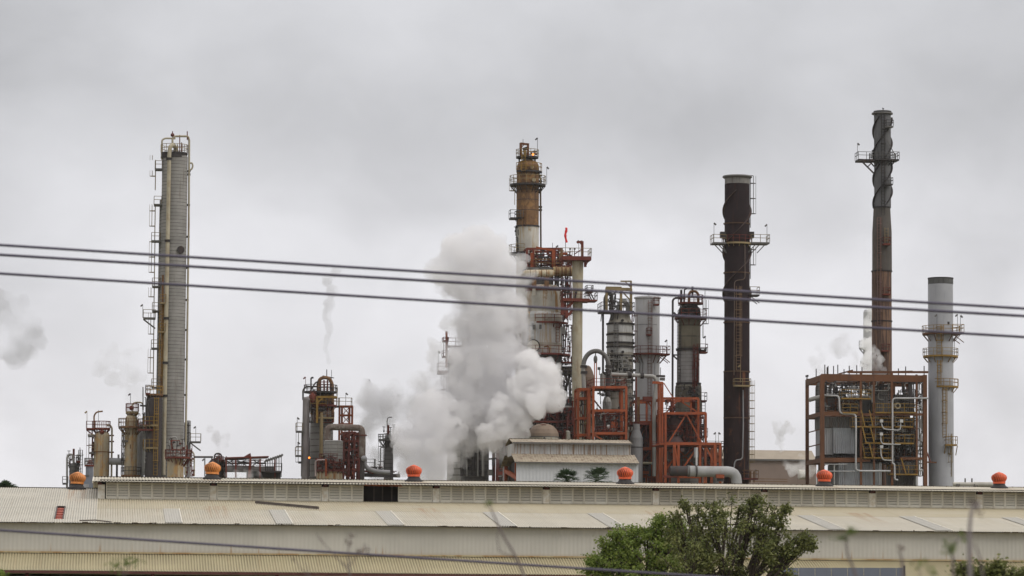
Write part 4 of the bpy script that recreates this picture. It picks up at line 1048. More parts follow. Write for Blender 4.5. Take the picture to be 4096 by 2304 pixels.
T.part('gusset', MB().add([T.P(2299, 1165, -.76), T.P(2310, 1165, -.8), T.P(2302, 1195, -.8), T.P(2297, 1195, -.76)], [(0, 1, 2, 3), (3, 2, 1, 0)]), M_dks)

T = Thing('windsock', 'bright red windsock hanging limp on its pole above the red lookout deck', 'windsock', 2262, 497, py=1030, z=0)
T.off.z = 0
T.part('pole', MB().tube([T.P(2262, 1030, -1), T.P(2262, 912, -1)], .045, 6), M_dks)
q = [T.P(2262, 916, -1.1), T.P(2266, 915, -1.1), T.P(2265, 924, -1.1), T.P(2261, 936, -1.1), T.P(2262, 950, -1.1), T.P(2267, 970, -1.1)]
sk, n_, b_ = nt('red_fabric'); b_.inputs['Base Color'].default_value = (.60, .022, .022, 1); b_.inputs['Roughness'].default_value = .8
T.part('sock', MB().tube(arc(q, .35), lambda t: (.19 - .03 * t) * (1 + .14 * math.sin(t * 19)), 10), sk)

# ================= 12c lower centre
T = Thing('domed_tank', 'brown cream domed tank peeping over the white shed roof', 'tank', 2173, 486, py=1900)
T.cyl('shell', 2173, [(1694, 6), (1697, 24), (1704, 40), (1718, 53), (1735, 61), (1750, 62.5), (1905, 62.5)], metal('dome_shell', (.25, .19, .145), (.14, .08, .05), .25, .4, seed=57), ground=True)
T.cyl('equator_band', 2173, [(1747, 64), (1751, 64)], M_gd); T.cyl('lower_band', 2173, [(1752, 63), (1775, 63)], M_cream, ground=False)
T.clutter(2160, 2185, 1698, 1712, [M_maroon], 8, (-1.4, -.4), (1, 2), 58); T.clutter(2170, 2185, 1742, 1765, [M_dks], 6, (-2.5, -2.3), (1, 2), 59)
T = Thing('pipe_rack', 'dark maroon pipe rack filling the gap between the broad vessel and its standpipe', 'pipe rack', 2235, 498, py=1900)
T.frame([2120, 2170, 2218, 2262, 2285], [1640, 1690, 1740], M_maroon, d0=-3, d1=4, w=.35, braces=[(2170, 1642, 2218, 1690, -3)])
T.deck(2118, 2215, 1690, M_redp, M_maroon, d0=-4, d1=-3); T.deck(2230, 2300, 1628, M_pipeg, M_dks, d0=-3, d1=-2)
T.clutter(2090, 2290, 1590, 1760, [M_piped, M_maroon, M_dks, M_piped, M_redp], 150, (-4, 3), (1, 3.4), 60, .55)
T.clutter(2240, 2292, 1480, 1630, [M_piped, M_dks, M_gd], 50, (-1, 2), (1, 2.8), 61, .6)
T.cyl('small_vessel', 2270, [(1722, 4), (1727, 11), (1760, 11), (1766, 4)], M_cream, d=-3.2)
T.part('exchanger_shell', MB().tube([T.P(2216, 1660, 0), T.P(2262, 1661, 0)], 24 * T.s, 16), M_cladd)
T.cyl('standing_shell', 2240, [(1700, 22), (1905, 22)], M_darkst, d=2, ground=True)
T.cyl('standing_shell', 2285, [(1600, 10), (1905, 10)], M_cladd, d=2, ground=True)
T = Thing('low_structure', 'dark railed steel deck under the bright steam left of the white shed', 'platform', 2040, 497, py=1900)
T.cyl('shell', 2008, [(1770, 24), (1905, 25)], M_cladd, ground=True); T.cyl('band', 2008, [(1808, 26), (1812, 26)], M_maroon)
T.frame([1988, 2040, 2064], [1738, 1768], M_maroon, d0=-1, d1=4, w=.45); T.deck(2005, 2120, 1735, M_maroon, M_gd, d0=-3, d1=1, th=.5)
T.clutter(1990, 2120, 1640, 1735, [M_piped, M_maroon, M_dks], 60, (-2, 3), (1, 3), 62, .5)
T.clutter(1990, 2060, 1740, 1905, [M_piped, M_maroon, M_dks], 40, (-1, 3), (1, 3), 63, .7)
T = Thing('orange_portal', 'orange knee braced frame at the left end wall of the white shed', 'frame', 2046, 470, py=1900)
T.frame([2040, 2075], [1835], M_orange, d0=0, d1=4, w=.5); T.bar((2036, 1850), (2062, 1818), M_orange, .4, name='brace'); T.bar((1992, 1893), (2066, 1893), M_redp, .45, name='beam')
T.clutter(1990, 2060, 1876, 1905, [M_redp, M_white, M_redp], 16, (0, 1), (1, 2), 64, .9)
T = Thing('street_light', 'twin headed grey floodlight post in the sky gap left of the white shed', 'floodlight', 1972, 480, py=1900)
T.part('pole', MB().tube([T.P(1972, 1905), T.P(1972, 1840)], .09, 6), M_dks); T.part('arm', MB().beam(T.P(1955, 1836), T.P(1985, 1834), .22), M_dks); T.part('lamp_head', MB().box(T.P(1973, 1850), .35, .3, .9), M_dks)
T.part('lamp_head', MB().box(T.P(1960, 1890), .6, .4, .8), M_gd)

# ================= 13 arch pipe, hopper, brown domed vessel
T = Thing('arched_pipe', 'grey ribbed pipe arching high over the left orange frame', 'pipe', 2384, 492, py=1900)
pts = [(2336, 1905, 0), (2336, 1560, 0), (2333, 1480, 0)] 
q = [T.P(*p) for p in pts] + [T.P(2384 - 50 * math.cos(R(a)), 1464 - 60 * math.sin(R(a)), 0) for a in range(8, 180, 8)] + [T.P(2434, 1480, 0)]
T.part('pipe_run', MB().tube(q, 8.5 * T.s, 12), M_pipeg)
m_ = MB()
for i in range(3, len(q) - 1):
    for t in (0, .5): c = q[i].lerp(q[i + 1], t); e = (q[i + 1] - q[i]).normalized(); m_.tube([c - e * .05, c + e * .05], 9.3 * T.s, 12)
o_ = T.part('rib', m_, M_gd); o_['kind'] = 'stuff'
for (x, y) in ((2335, 1466), (2336, 1490), (2336, 1560), (2434, 1466)): T.part('flange', MB().box(T.P(x, y), .85, .85, .35), M_dks)
T.cyl('down_leg', 2432, [(1475, 9), (1590, 10)], M_darkst); T.cyl('hopper', 2428, [(1588, 11), (1608, 18), (1640, 18)], M_pipeg); T.cyl('hopper_cone', 2428, [(1640, 17), (1668, 5)], M_darkst)
T.part('label_plate', MB().box(T.P(2437, 1615, -.9), .4, .1, .5), M_white)
T.clutter(2412, 2445, 1490, 1500, [M_dks], 8, (-.8, .8), (2, 3), 70)
T.clutter(2400, 2460, 1660, 1760, [M_piped, M_dks, M_pipeg], 40, (-1.5, 2), (1.2, 3), 71, .5)
T = Thing('brown_domed_vessel', 'rust brown domed vessel tucked under the left foot of the arched pipe', 'vessel', 2352, 500, py=1900)
T.cyl('shell', 2350, [(1462, 4), (1468, 12), (1485, 20), (1510, 27), (1530, 28), (1905, 28)], metal('brown_dome', (.17, .12, .09), (.09, .05, .03), .3, .4, seed=72, tri=(.22, .17, .13)), ground=True)
T.clutter(2330, 2375, 1540, 1700, [M_piped, M_maroon], 20, (-1.2, -.8), (1, 2), 73, .8)
T = Thing('horizontal_line', 'long grey pipe running right from the arched pipe and dropping through the orange frames', 'pipe', 2560, 489, py=1900)
T.pipe([(2445, 1497, 0), (2615, 1505, 0), (2627, 1520, 0), (2618, 1590, 0), (2616, 1620, 0), (2617, 1905, 0)], 7.5, M_pipeg, 'pipe_run', 12, bend=.8)
for x in (2515, 2522, 2566, 2571): q = T.P(x, 1500 + (x - 2515) * .04, 0); T.part('flange', MB().tube([q - UD * .12, q + UD * .12], 13 * T.s, 12), M_dks)
T.bar((2625, 1504, 0), (2660, 1505, 0), M_dks, .3, name='pipe_stub'); T.bar((2640, 1516, 0), (2659, 1517, 0), M_gd, .4, name='pipe_stub'); T.bar((2642, 1470, 0), (2642, 1505, 0), M_dks, .08, name='antenna')
T.bar((2545, 1508), (2545, 1905), M_maroon, .2, name='support')

# ================= 14 white banded column
T = Thing('banded_column', 'white and beige banded column under a brown pipe frame left of the white stack', 'column', 2480, 506, py=1900)
zz = lambda y: T.P(2480, y).z
wb = (.52, .52, .51)
zn = [(zz(1330), zz(1296), wb), (zz(1372), zz(1340), wb), (zz(1412), zz(1392), wb)]
T.cyl('shell', 2480, [(1246, 26), (1250, 36), (1275, 42), (1292, 48), (1296, 52), (1500, 54), (1905, 55)], metal('banded_shell', (.33, .305, .26), (.12, .09, .06), .35, .5, zone=[(z1 if z1 < z0 else z0, max(z0, z1), c) for z0, z1, c in zn], band=1.55, bandcol=(.13, .12, .10), seed=74), ground=True, ref=1400)
for y in (1296, 1338, 1372, 1388, 1424, 1442, 1480, 1520): T.ring(2482, y, 52, 57 if y != 1480 else 62, 0, 360, M_dks, rail_h=.05, th=.16, brk=False, name='stiffener_ring')
T.deck(2399, 2529, 1247, M_dks, M_dks, d0=-2.2, d1=2.2, brk=2.5, rail_h=1.2)
for x in (2426, 2484, 2524): T.bar((x, 1155, -1.5), (x, 1246, -1.5), M_ochre, .35, name='post')
T.bar((2424, 1156, -1.5), (2526, 1158, -1.5), M_ochre, .45, name='beam'); T.bar((2424, 1150, 1.5), (2486, 1151, 1.5), M_ochre, .3, name='beam'); T.bar((2426, 1150, 1.5), (2426, 1246, 1.5), M_ochre, .3, name='post')
T.bar((2524, 1124, -1.5), (2524, 1160, -1.5), M_ochre, .25, name='davit'); T.bar((2482, 1125, -1.5), (2526, 1125, -1.5), M_ochre, .2, name='davit'); T.bar((2502, 1128, -1.5), (2522, 1148, -1.5), M_ochre, .15, name='davit')
T.bar((2452, 1180, -1.5), (2468, 1160, -1.5), M_gd, .2, name='brace'); T.bar((2488, 1165, -1.5), (2520, 1200, -1.5), M_ochre, .18, name='brace')
T.pipe([(2412, 1550, -1.2), (2412, 1255, -1.2)], 4.5, M_darkst, 'down_pipe'); T.pipe([(2448, 1280, -1), (2447, 1180, -1), (2432, 1172, -1), (2420, 1190, -1), (2420, 1246, -1)], 7, M_gd, 'vent_pipe')
T.pipe([(2470, 1246, -1), (2478, 1210, -1), (2496, 1202, -1), (2510, 1215, -1), (2512, 1246, -1)], 8, M_pipeg, 'top_pipe', 12)
T.clutter(2440, 2462, 1175, 1246, [M_piped, M_dks], 24, (-1.5, 1), (1.5, 3.5), 75, .7); T.clutter(2424, 2524, 1195, 1246, [M_dks, M_pipeg], 26, (-1.5, 1.5), (.9, 2), 76, .6)
T.ladder(2463, 1290, 1500, M_gd, d=-2.1, cage=True); T.ladder(2528, 1255, 1500, M_maroon, d=0, ang=10)
for (x, y) in ((2489, 1282), (2490, 1408), (2447, 1405)): a = T.P(x, y, -1.75); T.part('manhole', MB().tube([a, a - VD * .35], 5.5 * T.s, 12), M_dks)
for y in (1312, 1365): T.part('side_box', MB().box(T.P(2527, y, -.6), .5, .6, .6), M_dks)
T.clutter(2425, 2530, 1425, 1560, [M_pipeg, M_dks, M_pipeg], 44, (-2.6, -2), (1, 2.4), 77, .55)
T.cyl('side_drum', 2412, [(1490, 4), (1496, 12), (1560, 12)], M_pipeg, d=-2)
T.part('lamp_mast', MB().beam(T.P(2398, 1475, -1), T.P(2398, 1500, -1), .1).box(T.P(2396, 1474, -1), .4, .3, .4), M_gd)

# ================= 15 white stack
T = Thing('white_stack', 'plain white round stack with a pink red ring balcony between two columns', 'chimney', 2590, 510, py=1900)
T.cyl('shell', 2589, [(1190, 48), (1201, 49), (1905, 50)], M_stackw, ground=True, ref=1450)
T.cyl('rim', 2590, [(1189, 54), (1195, 54)], M_stackw, ref=1200); T.cyl('seam', 2589, [(1300, 49.5), (1303, 49.5)], M_galv, ref=1300)
T.ring(2590, 1416, 50, 78, 150, 390, M_redp, M_redp, rail_h=1.0, brk=True); T.deck(2636, 2675, 1416, M_redp, M_redp, brace=-1, d0=-1.2, d1=.8)
T.lamp(2668, 1360, 1416, M_gd); T.deck(2577, 2595, 1342, M_redp, M_redp, d0=-2.9, d1=-1.8, rail_h=.9); T.deck(2605, 2625, 1222, M_redp, M_redp, d0=-2.9, d1=-1.8, rail_h=.9)
T.ladder(2599, 1200, 1690, metal('pale_ladder', (.30, .24, .22), (.2, .1, .08), seed=78), d=-1.95); T.bar((2595, 1170, -1), (2595, 1192, -1), M_dks, .07, name='antenna')
for x in (2548, 2560): T.bar((x, 1424, -2.2), (x + 12, 1452, -2.0), M_gd, .1, name='brace'); T.bar((x + 12, 1452, -2.0), (x + 10, 1490, -2.0), M_gd, .1, name='brace')
T.cyl('side_pipe', 2620, [(1440, 3), (1700, 3)], M_stackw, d=-1.6)

# ================= 16 dark topped column 6
T = Thing('sooty_column', 'grey column with a sooty black head and red ladder above the right orange frames', 'column', 2754, 505, py=1900)
za = lambda y: T.P(2754, y).z
T.cyl('head', 2758, [(1214, 6), (1220, 28), (1232, 41), (1256, 45), (1275, 45)], M_darkst)
T.cyl('shell', 2757, [(1275, 45), (1397, 45)], metal('olive_shell', (.165, .145, .105), (.07, .06, .045), .35, .5, band=1.6, bandcol=(.08, .07, .055), seed=80))
T.cyl('mid_shell', 2754, [(1398, 44), (1534, 44)], metal('mid_clad', (.27, .26, .255), (.12, .10, .08), .25, .4, band=.55, bandcol=(.12, .11, .105), seed=81))
T.cyl('lower_shell', 2753, [(1535, 46), (1546, 52), (1560, 53), (1905, 53)], metal('lower_olive', (.15, .135, .105), (.06, .05, .04), .4, .5, seed=82), ground=True)
for y in (1397, 1534, 1546): T.ring(2754, y, 44, 50, 0, 360, M_dks, rail_h=.05, th=.25, brk=False, name='stiffener_ring')
T.ring(2762, 1211, 10, 50, 0, 360, M_maroon, M_redp, rail_h=1.1, brk=False); T.ring(2757, 1271, 46, 70, 240, 395, M_maroon, M_redp); T.ring(2757, 1271, 46, 60, 150, 215, M_maroon, M_maroon, rail_h=.4)
T.deck(2796, 2826, 1408, M_redp, M_redp, brace=None); T.lamp(2822, 1345, 1408, M_dks)
T.ladder(2812, 1200, 1350, M_gd, ang=0, d=0); T.bar((2820, 1150), (2820, 1270), M_gd, .07, name='antenna')
T.pipe([(2756, 1215, 0), (2756, 1178, 0), (2762, 1166, 0), (2782, 1165, 0), (2792, 1174, 0), (2793, 1215, 0)], 5.5, M_brown, 'arched_pipe', 12)
T.pipe([(2742, 1192, -.5), (2700, 1192, -.5), (2691, 1200, -.5), (2690, 1640, -.5)], 4.2, M_darkst, 'down_pipe'); T.bar((2695, 1250, -.5), (2716, 1272, -.5), M_darkst, .25, name='brace')
T.bar((2690, 1420, -.5), (2712, 1440, -.5), M_darkst, .2, name='brace'); T.bar((2690, 1420, -.5), (2712, 1420, -.5), M_darkst, .2, name='brace')
T.pipe([(2735, 1215, -.3), (2738, 1158, -.3), (2747, 1154, -.3)], 3, M_darkst); T.bar((2725, 1160, -.3), (2725, 1212, -.3), M_darkst, .3, name='relief_valve'); T.bar((2770, 1146), (2770, 1190), M_dks, .25, name='lamp_mast')
T.ladder(2783, 1375, 1530, M_redp, d=-1.7, hoop=1.0); T.ladder(2716, 1280, 1540, M_dks, d=-.9, cage=False)
T.clutter(2712, 2800, 1222, 1270, [M_darkst, M_dks], 24, (-1.9, -1.2), (1, 2.2), 83, .5); T.clutter(2770, 2800, 1380, 1690, [M_redp, M_maroon], 18, (-2.1, -1.5), (1, 2), 84, .8)
T.clutter(2702, 2800, 1548, 1600, [M_gd, M_darkst], 20, (-2.3, -1.9), (1, 2.5), 85, .3)
T.deck(2798, 2823, 1602, M_maroon, M_gd); T.deck(2800, 2826, 1745, M_maroon, M_redp); T.ladder(2814, 1602, 1660, M_dks, cage=True); T.ladder(2811, 1660, 1745, M_dks, cage=True)
T.deck(2796, 2822, 1400, M_dks, M_dks, rail_h=.2)

# ================= 17 orange frames
T = Thing('steel_frame', 'tall orange frame around the dark hopper right behind the white shed roof', 'frame', 2440, 484, py=1900)
T.frame([2374, 2505], [1549, 1642, 1733], M_orange, d0=0, d1=6, w=.31, braces=[(2376, 1560, 2440, 1640, 6), (2420, 1725, 2500, 1650, 3), (2378, 1740, 2420, 1765, 0)])
for x in (2356, 2486): T.bar((x, 1556, 1), (x, 1905, 1), M_orange, .4, name='post')
T.deck(2374, 2505, 1546, M_orange, M_redp, d0=0, d1=6, rail_h=1.1); T.deck(2395, 2500, 1733, M_orange, M_redp, d0=.4, d1=6, rail_h=.9)
T.bar((2378, 1440, 2), (2378, 1548, 2), M_orange, .12, name='mast'); T.bar((2386, 1440, 2), (2386, 1548, 2), M_orange, .12, name='mast'); T.part('mast_head', MB().sphere(T.P(2382, 1437, 2), .28, 8, 2), M_gd)
T.bar((2382, 1410, 2), (2382, 1440, 2), M_dks, .12, name='mast')
T.part('cabinet', MB().box(T.P(2461, 1700, 1), 1.3, .5, .9), M_orange); T.part('label_plate', MB().box(T.P(2433, 1706, .5), .35, .1, .45), M_white)
T.clutter(2380, 2500, 1655, 1760, [M_piped, M_dks, M_maroon, M_pipeg], 80, (.5, 6), (1, 2.8), 90, .5)
T.clutter(2380, 2500, 1560, 1640, [M_piped, M_gd], 14, (3, 6), (1, 2), 91, .6)
T = Thing('ladder_frame', 'narrow orange ladder frame between the standpipe and the hopper frame', 'frame', 2333, 487, py=1900)
T.frame([2313, 2352], [1557, 1594, 1673, 1740], M_orange, d0=0, d1=3, w=.33, braces=[(2313, 1600, 2352, 1673, 3)])
T.clutter(2315, 2350, 1560, 1760, [M_piped, M_dks, M_ochre], 16, (0, 3), (1, 2.4), 92, .8)
T = Thing('middle_frame', 'orange railed frame in front of the foot of the white stack', 'frame', 2580, 492, py=1900)
T.frame([2543, 2608], [1602, 1688], M_orange, d0=0, d1=5, w=.26, braces=[(2592, 1608, 2608, 1630, 0), (2555, 1720, 2580, 1690, 0), (2600, 1690, 2560, 1770, 2)])
T.bar((2571, 1595, -.2), (2609, 1595, -.2), M_redp, .6, name='beam'); T.deck(2516, 2640, 1689, M_redp, M_maroon, d0=-.5, d1=5, rail_h=1.0, th=.4); T.bar((2553, 1588), (2553, 1690), M_brown, .4, name='post')
for y in (1795, 1890): T.bar((2570, y, -.5), (2630, y, -.5), M_orange, .4, name='beam')
T.bar((2602, 1690, -.5), (2602, 1800, -.5), M_orange, .35, name='post'); T.bar((2635, 1690, 0), (2635, 1905, 0), M_redp, .5, name='post')
T.bar((2572, 1840, -.4), (2604, 1800, -.4), M_redp, .2, name='brace')
T.clutter(2510, 2548, 1580, 1760, [M_piped, M_dks, M_gd], 30, (-1, 2), (1, 2), 93, .75)
T.clutter(2570, 2640, 1695, 1905, [M_maroon, M_redp, M_piped, M_dks], 90, (-.5, 5), (1, 2.8), 94, .5)
T.clutter(2560, 2720, 1855, 1905, [M_dks, M_piped, M_maroon], 40, (0, 4), (1, 2.5), 95, .5)
T.bar((2556, 1905, 0), (2660, 1906, 0), M_orange, .4, name='beam')
T = Thing('grey_hopper', 'grey cone shouldered hopper beside the white shed end', 'hopper', 2545, 487, py=1900)
T.cyl('shell', 2545, [(1696, 14), (1720, 15), (1752, 26), (1905, 26)], metal('hopper_grey', (.20, .20, .205), (.12, .10, .09), .25, .4, seed=96), ground=True); T.cyl('seam', 2545, [(1788, 26.7), (1791, 26.7)], M_dks)
for i, (x0, x1, y0, y1, D_, lb) in enumerate(((2385, 2500, 1645, 1765, 500, 'added dark pipework filling the shade behind the hopper frame'), (2565, 2655, 1690, 1905, 503, 'added dark pipework filling the shade below the foot of the white stack'), (2680, 2880, 1780, 1905, 492, 'added dark pipework filling the shade behind the low crossed orange braces'), (2670, 2800, 1655, 1770, 500, 'added dark pipework filling the shade behind the purple round headed vessel'))):
    T = Thing('pipe_rack', lb, 'pipe rack', (x0 + x1) / 2, D_, py=1900)  # dark racks and vessels added for the interior darkness between the orange frames
    xs_ = [x0, x0 + (x1 - x0) * .36, x0 + (x1 - x0) * .7, x1]
    T.frame(xs_, [y0 + (y1 - y0) * k / 3 for k in range(3)], M_maroon, d0=0, d1=3, w=.3)
    for j, x in enumerate(xs_[:3]): T.cyl('standing_shell', x + (x1 - x0) * .16, [(y0 + 12 + 14 * j, (x1 - x0) * .05), (y0 + 20 + 14 * j, (x1 - x0) * .12), (1905, (x1 - x0) * .12)], (M_darkst, M_cladd, M_maroon)[(i + j) % 3], d=2, ground=True)
    T.clutter(x0, x1, y0, y1, [M_piped, M_dks, M_maroon, M_darkst], 70, (-1, 2), (1.2, 3.4), 200 + i, .5)
T = Thing('cross_line', 'long pale pipe running level behind the right orange legs', 'pipe', 2640, 490, py=1900)
T.pipe([(2550, 1852, 0), (2790, 1856, 0)], 5, M_khaki, 'pipe_run')
for x in (2600, 2700, 2770): T.bar((x, 1856), (x, 1905), M_dks, .25, name='support')

T = Thing('tall_orange_frame', 'tallest orange frame wrapped around the sooty headed column', 'frame', 2730, 486, py=1900)
T.frame([2640, 2651], [1530], M_orange, d0=0, d1=1.5, w=.2, braces=[(2640, 1540, 2651, 1600, 0), (2651, 1540, 2640, 1600, 0)])
T.bar((2610, 1530, 0), (2650, 1532, 0), M_orange, .35, name='beam'); T.bar((2655, 1532, 0), (2692, 1590, 0), M_orange, .12, name='brace')
T.frame([2651, 2798], [1592], M_orange, d0=1, d1=7, w=.3, braces=[(2725, 1602, 2800, 1650, 1), (2668, 1650, 2715, 1600, 1)])
T.frame([2662, 2823], [1653], M_orange, d0=0, d1=8, w=.31, braces=[(2742, 1662, 2676, 1768, 0), (2748, 1662, 2806, 1770, 0)])
T.bar((2735, 1604, .7), (2728, 1604, .7), M_orange, .5, name='gusset'); T.part('gusset', MB().beam(T.P(2737, 1661, -.1), T.P(2752, 1661, -.1), .5, .1), M_orange)
T.bar((2774, 1600, 1), (2774, 1652, 3), M_maroon, .45, name='post')
T.deck(2655, 2800, 1652, M_maroon, M_dks, d0=1, d1=6, rail_h=.7); T.deck(2670, 2800, 1700, M_maroon, M_maroon, d0=3, d1=7, rail_h=.5)
T.clutter(2662, 2700, 1600, 1650, [M_darkst, M_redp], 16, (0, 3), (1.5, 3), 97, .5)
T.clutter(2730, 2815, 1670, 1772, [M_maroon, M_piped, M_redp, M_dks], 70, (2, 7), (1, 2.6), 98, .6)
T.clutter(2655, 2672, 1662, 1770, [M_piped], 10, (3, 6), (1, 2), 99, .6)
T = Thing('dark_sphere', 'dark purple round headed vessel inside the tallest orange frame', 'vessel', 2697, 489, py=1900)
T.cyl('shell', 2697, [(1660, 5), (1664, 14), (1676, 23), (1695, 27), (1712, 25), (1726, 16), (1740, 14), (1750, 26), (1772, 40), (1905, 42)], metal('purple_dark', (.10, .065, .065), (.16, .09, .07), .3, .4, seed=100), ground=True)
T.cyl('collar', 2700, [(1728, 17), (1740, 17)], M_galv); T.ring(2697, 1722, 26, 36, 0, 360, M_maroon, M_maroon, rail_h=.6)
T = Thing('lower_orange_frame', 'low wide orange frame with crossed braces left of the black stack', 'frame', 2770, 476, py=1900)
T.frame([2662, 2714, 2800, 2881], [1775], M_orange, d0=0, d1=7, w=.33, braces=[(2720, 1890, 2792, 1786, 0), (2790, 1786, 2745, 1830, 3), (2725, 1790, 2790, 1860, 3), (2670, 1880, 2714, 1820, 2), (2825, 1790, 2860, 1860, 0), (2700, 1790, 2712, 1870, -.2), (2698, 1900, 2700, 1790, 1), (2862, 1780, 2876, 1850, 0), (2880, 1790, 2866, 1850, 0)])
for x in (2697, 2860): T.bar((x, 1778, 0), (x, 1905, 0), M_orange, .4, name='post')
T.bar((2714, 1906, 0), (2800, 1907, 0), M_orange, .45, name='beam'); T.bar((2716, 1906, 0), (2650, 1906, 0), M_redp, .3, name='beam')
T.deck(2640, 2882, 1774, M_orange, M_redp, d0=0, d1=7, rail_h=.5, sides='b')
T.clutter(2665, 2810, 1790, 1905, [M_piped, M_maroon, M_gd], 60, (2, 7), (1, 3), 101, .5)
T.bar((2784, 1790, -.2), (2784, 1830, -.2), M_galv, .5, name='valve_body'); T.pipe([(2786, 1790, -.4), (2786, 1862, -.4)], 4, M_white, 'pipe')
T.part('backing_tank', MB().lathe((T.P(2740, 1850, 6).x, T.P(2740, 1850, 6).y), [(0, 1.9), (T.P(2740, 1800).z, 1.9)], 24), M_cladd)  # dark tank added as backing for the gloom behind the legs
T = Thing('elbow_duct', 'fat grey duct with a rounded elbow at the foot of the black stack', 'duct', 2860, 474, py=1900)
T.pipe([(2752, 1884, .3), (2800, 1886, 0), (2945, 1887, 0), (2947, 1960, 0)], 21.5, metal('duct_galv', (.33, .33, .33), (.24, .22, .18), .2, .4, seed=102), 'duct', 24, bend=1.5)
T.pipe([(2680, 1884, .3), (2756, 1884, .3)], 20, M_darkst, 'duct_neck', 20); q = T.P(2754, 1884.5, .3); T.part('flange', MB().tube([q - UD * .12, q + UD * .12], 23 * T.s, 24), M_gd); q = T.P(2784, 1885, 0); T.part('flange', MB().tube([q - UD * .1, q + UD * .1], 23.5 * T.s, 24), M_piped)
T.part('valve_box', MB().box(T.P(2882, 1912, -.5), .9, .6, .9), M_darkst); T.bar((2864, 1905, -.8), (2896, 1906, -.8), M_orange, .5, name='beam')
T.part('support', MB().beam(T.P(2820, 1900), Vector((T.P(2820, 1900).x, T.P(2820, 1900).y, 0)), .4), M_orange)
T = Thing('light_poles', 'pair of thin light poles on a railed bridge left of the black stack', 'walkway', 2872, 540, py=1900)
T.deck(2825, 2890, 1784, M_gd, M_gd, rail_h=.7, brk=2); T.lamp(2863, 1730, 1784, M_gd, dirn=-1); T.lamp(2874, 1730, 1784, M_gd, dirn=1)
for x in (2835, 2885): T.bar((x, 1786), (x, 1905), M_gd, .25, name='post')

# ================= 18 black stack
T = Thing('black_stack', 'dark maroon black chimney with spiral fins and a wide railed balcony', 'chimney', 2945, 500, py=1900)
M_bst = metal('black_stack_shell', (.021, .0125, .0145), (.06, .024, .016), .2, .34, seed=103, rough=.85)
M_bst2 = metal('black_stack_rusty', (.026, .014, .014), (.14, .055, .026), .52, .45, seed=104, rough=.85)
T.cyl('shell', 2948, [(738, 50), (1487, 51)], M_bst, ref=1100, n=48); T.cyl('lower_shell', 2946, [(1488, 51), (1905, 51)], M_bst2, ground=True, ref=1250, n=48)
T.cyl('rim', 2949, [(712, 50), (737, 50)], metal('ash_rim', (.22, .21, .20), (.10, .09, .08), .3, .6, seed=105), ref=740, n=48); T.cyl('rim_flange', 2949, [(704, 57), (709, 60), (714, 54)], M_gd, ref=740, n=48)
for y in (895, 1092, 1290, 1487, 1672): T.ring(2947, y, 50, 53, 0, 360, metal('seam_brown', (.13, .075, .05), seed=106), rail_h=.02, th=.12, brk=False, name='seam_ring', n=36)
def strakes(T, cx, y0, y1, r_px, fin_px, starts, turns, mat, ref, ph=0):
    c = T.P(cx, ref); z1 = T.P(cx, y0).z; z0 = T.P(cx, y1).z; ri = r_px * T.s * .99; ro = (r_px + fin_px) * T.s
    for k in range(starts):
        m_ = MB(); vs = []; n_ = 90
        for i in range(n_ + 1):
            t = i / n_; a = 2 * math.pi * (k / starts + turns * t) + ph; z = z0 + (z1 - z0) * t
            for dz in (-.05, .05):
                for r in (ri, ro): vs.append(Vector((c.x + r * math.cos(a), c.y + r * math.sin(a), z + dz)))
        fs = []
        for i in range(n_):
            b = 4 * i; q = b + 4
            fs += [(b, b + 1, q + 1, q), (b + 2, q + 2, q + 3, b + 3), (b + 1, b + 3, q + 3, q + 1)]
        fs += [(0, 2, 3, 1), (4 * n_, 4 * n_ + 1, 4 * n_ + 3, 4 * n_ + 2)]
        m_.add(vs, fs); T.part('spiral_fin', m_, mat)
strakes(T, 2948, 765, 1212, 50, 9, 2, 1.35, metal('fin_dark', (.07, .05, .048), (.12, .07, .05), seed=107), 1000, 2.4)
T.ring(2948, 972, 51, 60, 180, 360, M_ochre, M_maroon, rail_h=1.0); T.deck(2847, 2899, 972, M_gd, M_ochre, d0=-1.3, d1=1.3, brk=0); T.deck(2998, 3072, 972, M_gd, M_ochre, d0=-1.3, d1=1.3)
for s_, xs in ((1, (2856, 2872, 2886)), (-1, (3062, 3040, 3024))):
    for x in xs:
        T.bar((x, 976, -1), (x + s_ * 34 if abs(x - 2948) > 70 else x + s_ * 20, 976 + 36, -1), M_gd, .13, name='brace')
T.lamp(2856, 892, 970, M_gd, dirn=1); T.lamp(3068, 898, 970, M_gd, dirn=-1)
for (x, y) in ((2892, 940), (3004, 940)): T.part('side_box', MB().box(T.P(x, y, -.8), .8, .8, .9), M_dks)
T.ladder(3001, 703, 910, M_gd, ang=0); T.ladder(3001, 985, 1115, M_gd, ang=0); T.deck(2996, 3033, 1180, M_dks, M_ochre, brace=-1)
T.bar((2990, 702, 0), (3012, 703, 0), M_gd, .12, name='rail')
T.ladder(2954, 1145, 1480, metal('rust_yellow_cage', (.20, .13, .08), (.1, .05, .03), seed=108), d=-1.85, w=.65); T.deck(2924, 2988, 1545, M_ochre, M_ochre, d0=-3, d1=-1.8, rail_h=.9); T.ladder(2997, 1522, 1905, M_ochre, ang=-20, hoop=1.1)
T.pipe([(2980, 980, -1.85), (2980, 1118, -1.95), (2938, 1122, -1.95), (2936, 1500, -1.95)], 1.8, metal('conduit_brown', (.16, .12, .10), seed=109), 'conduit', 6)
T.pipe([(2972, 1560, -1.95), (2973, 1700, -1.95), (2970, 1838, -1.95), (2940, 1840, -1.95), (2936, 1870, -1.95)], 2.6, M_galv, 'conduit', 8)
T.deck(2960, 3018, 1915, M_maroon, M_brown, d0=-3, d1=-1, rail_h=1.1)
T.lamp(2962, 1460, 1530, M_ochre, d=-3)
for x in (3000, 3016): T.bar((x, 1885), (x, 1930), M_brown, .2, name='post')

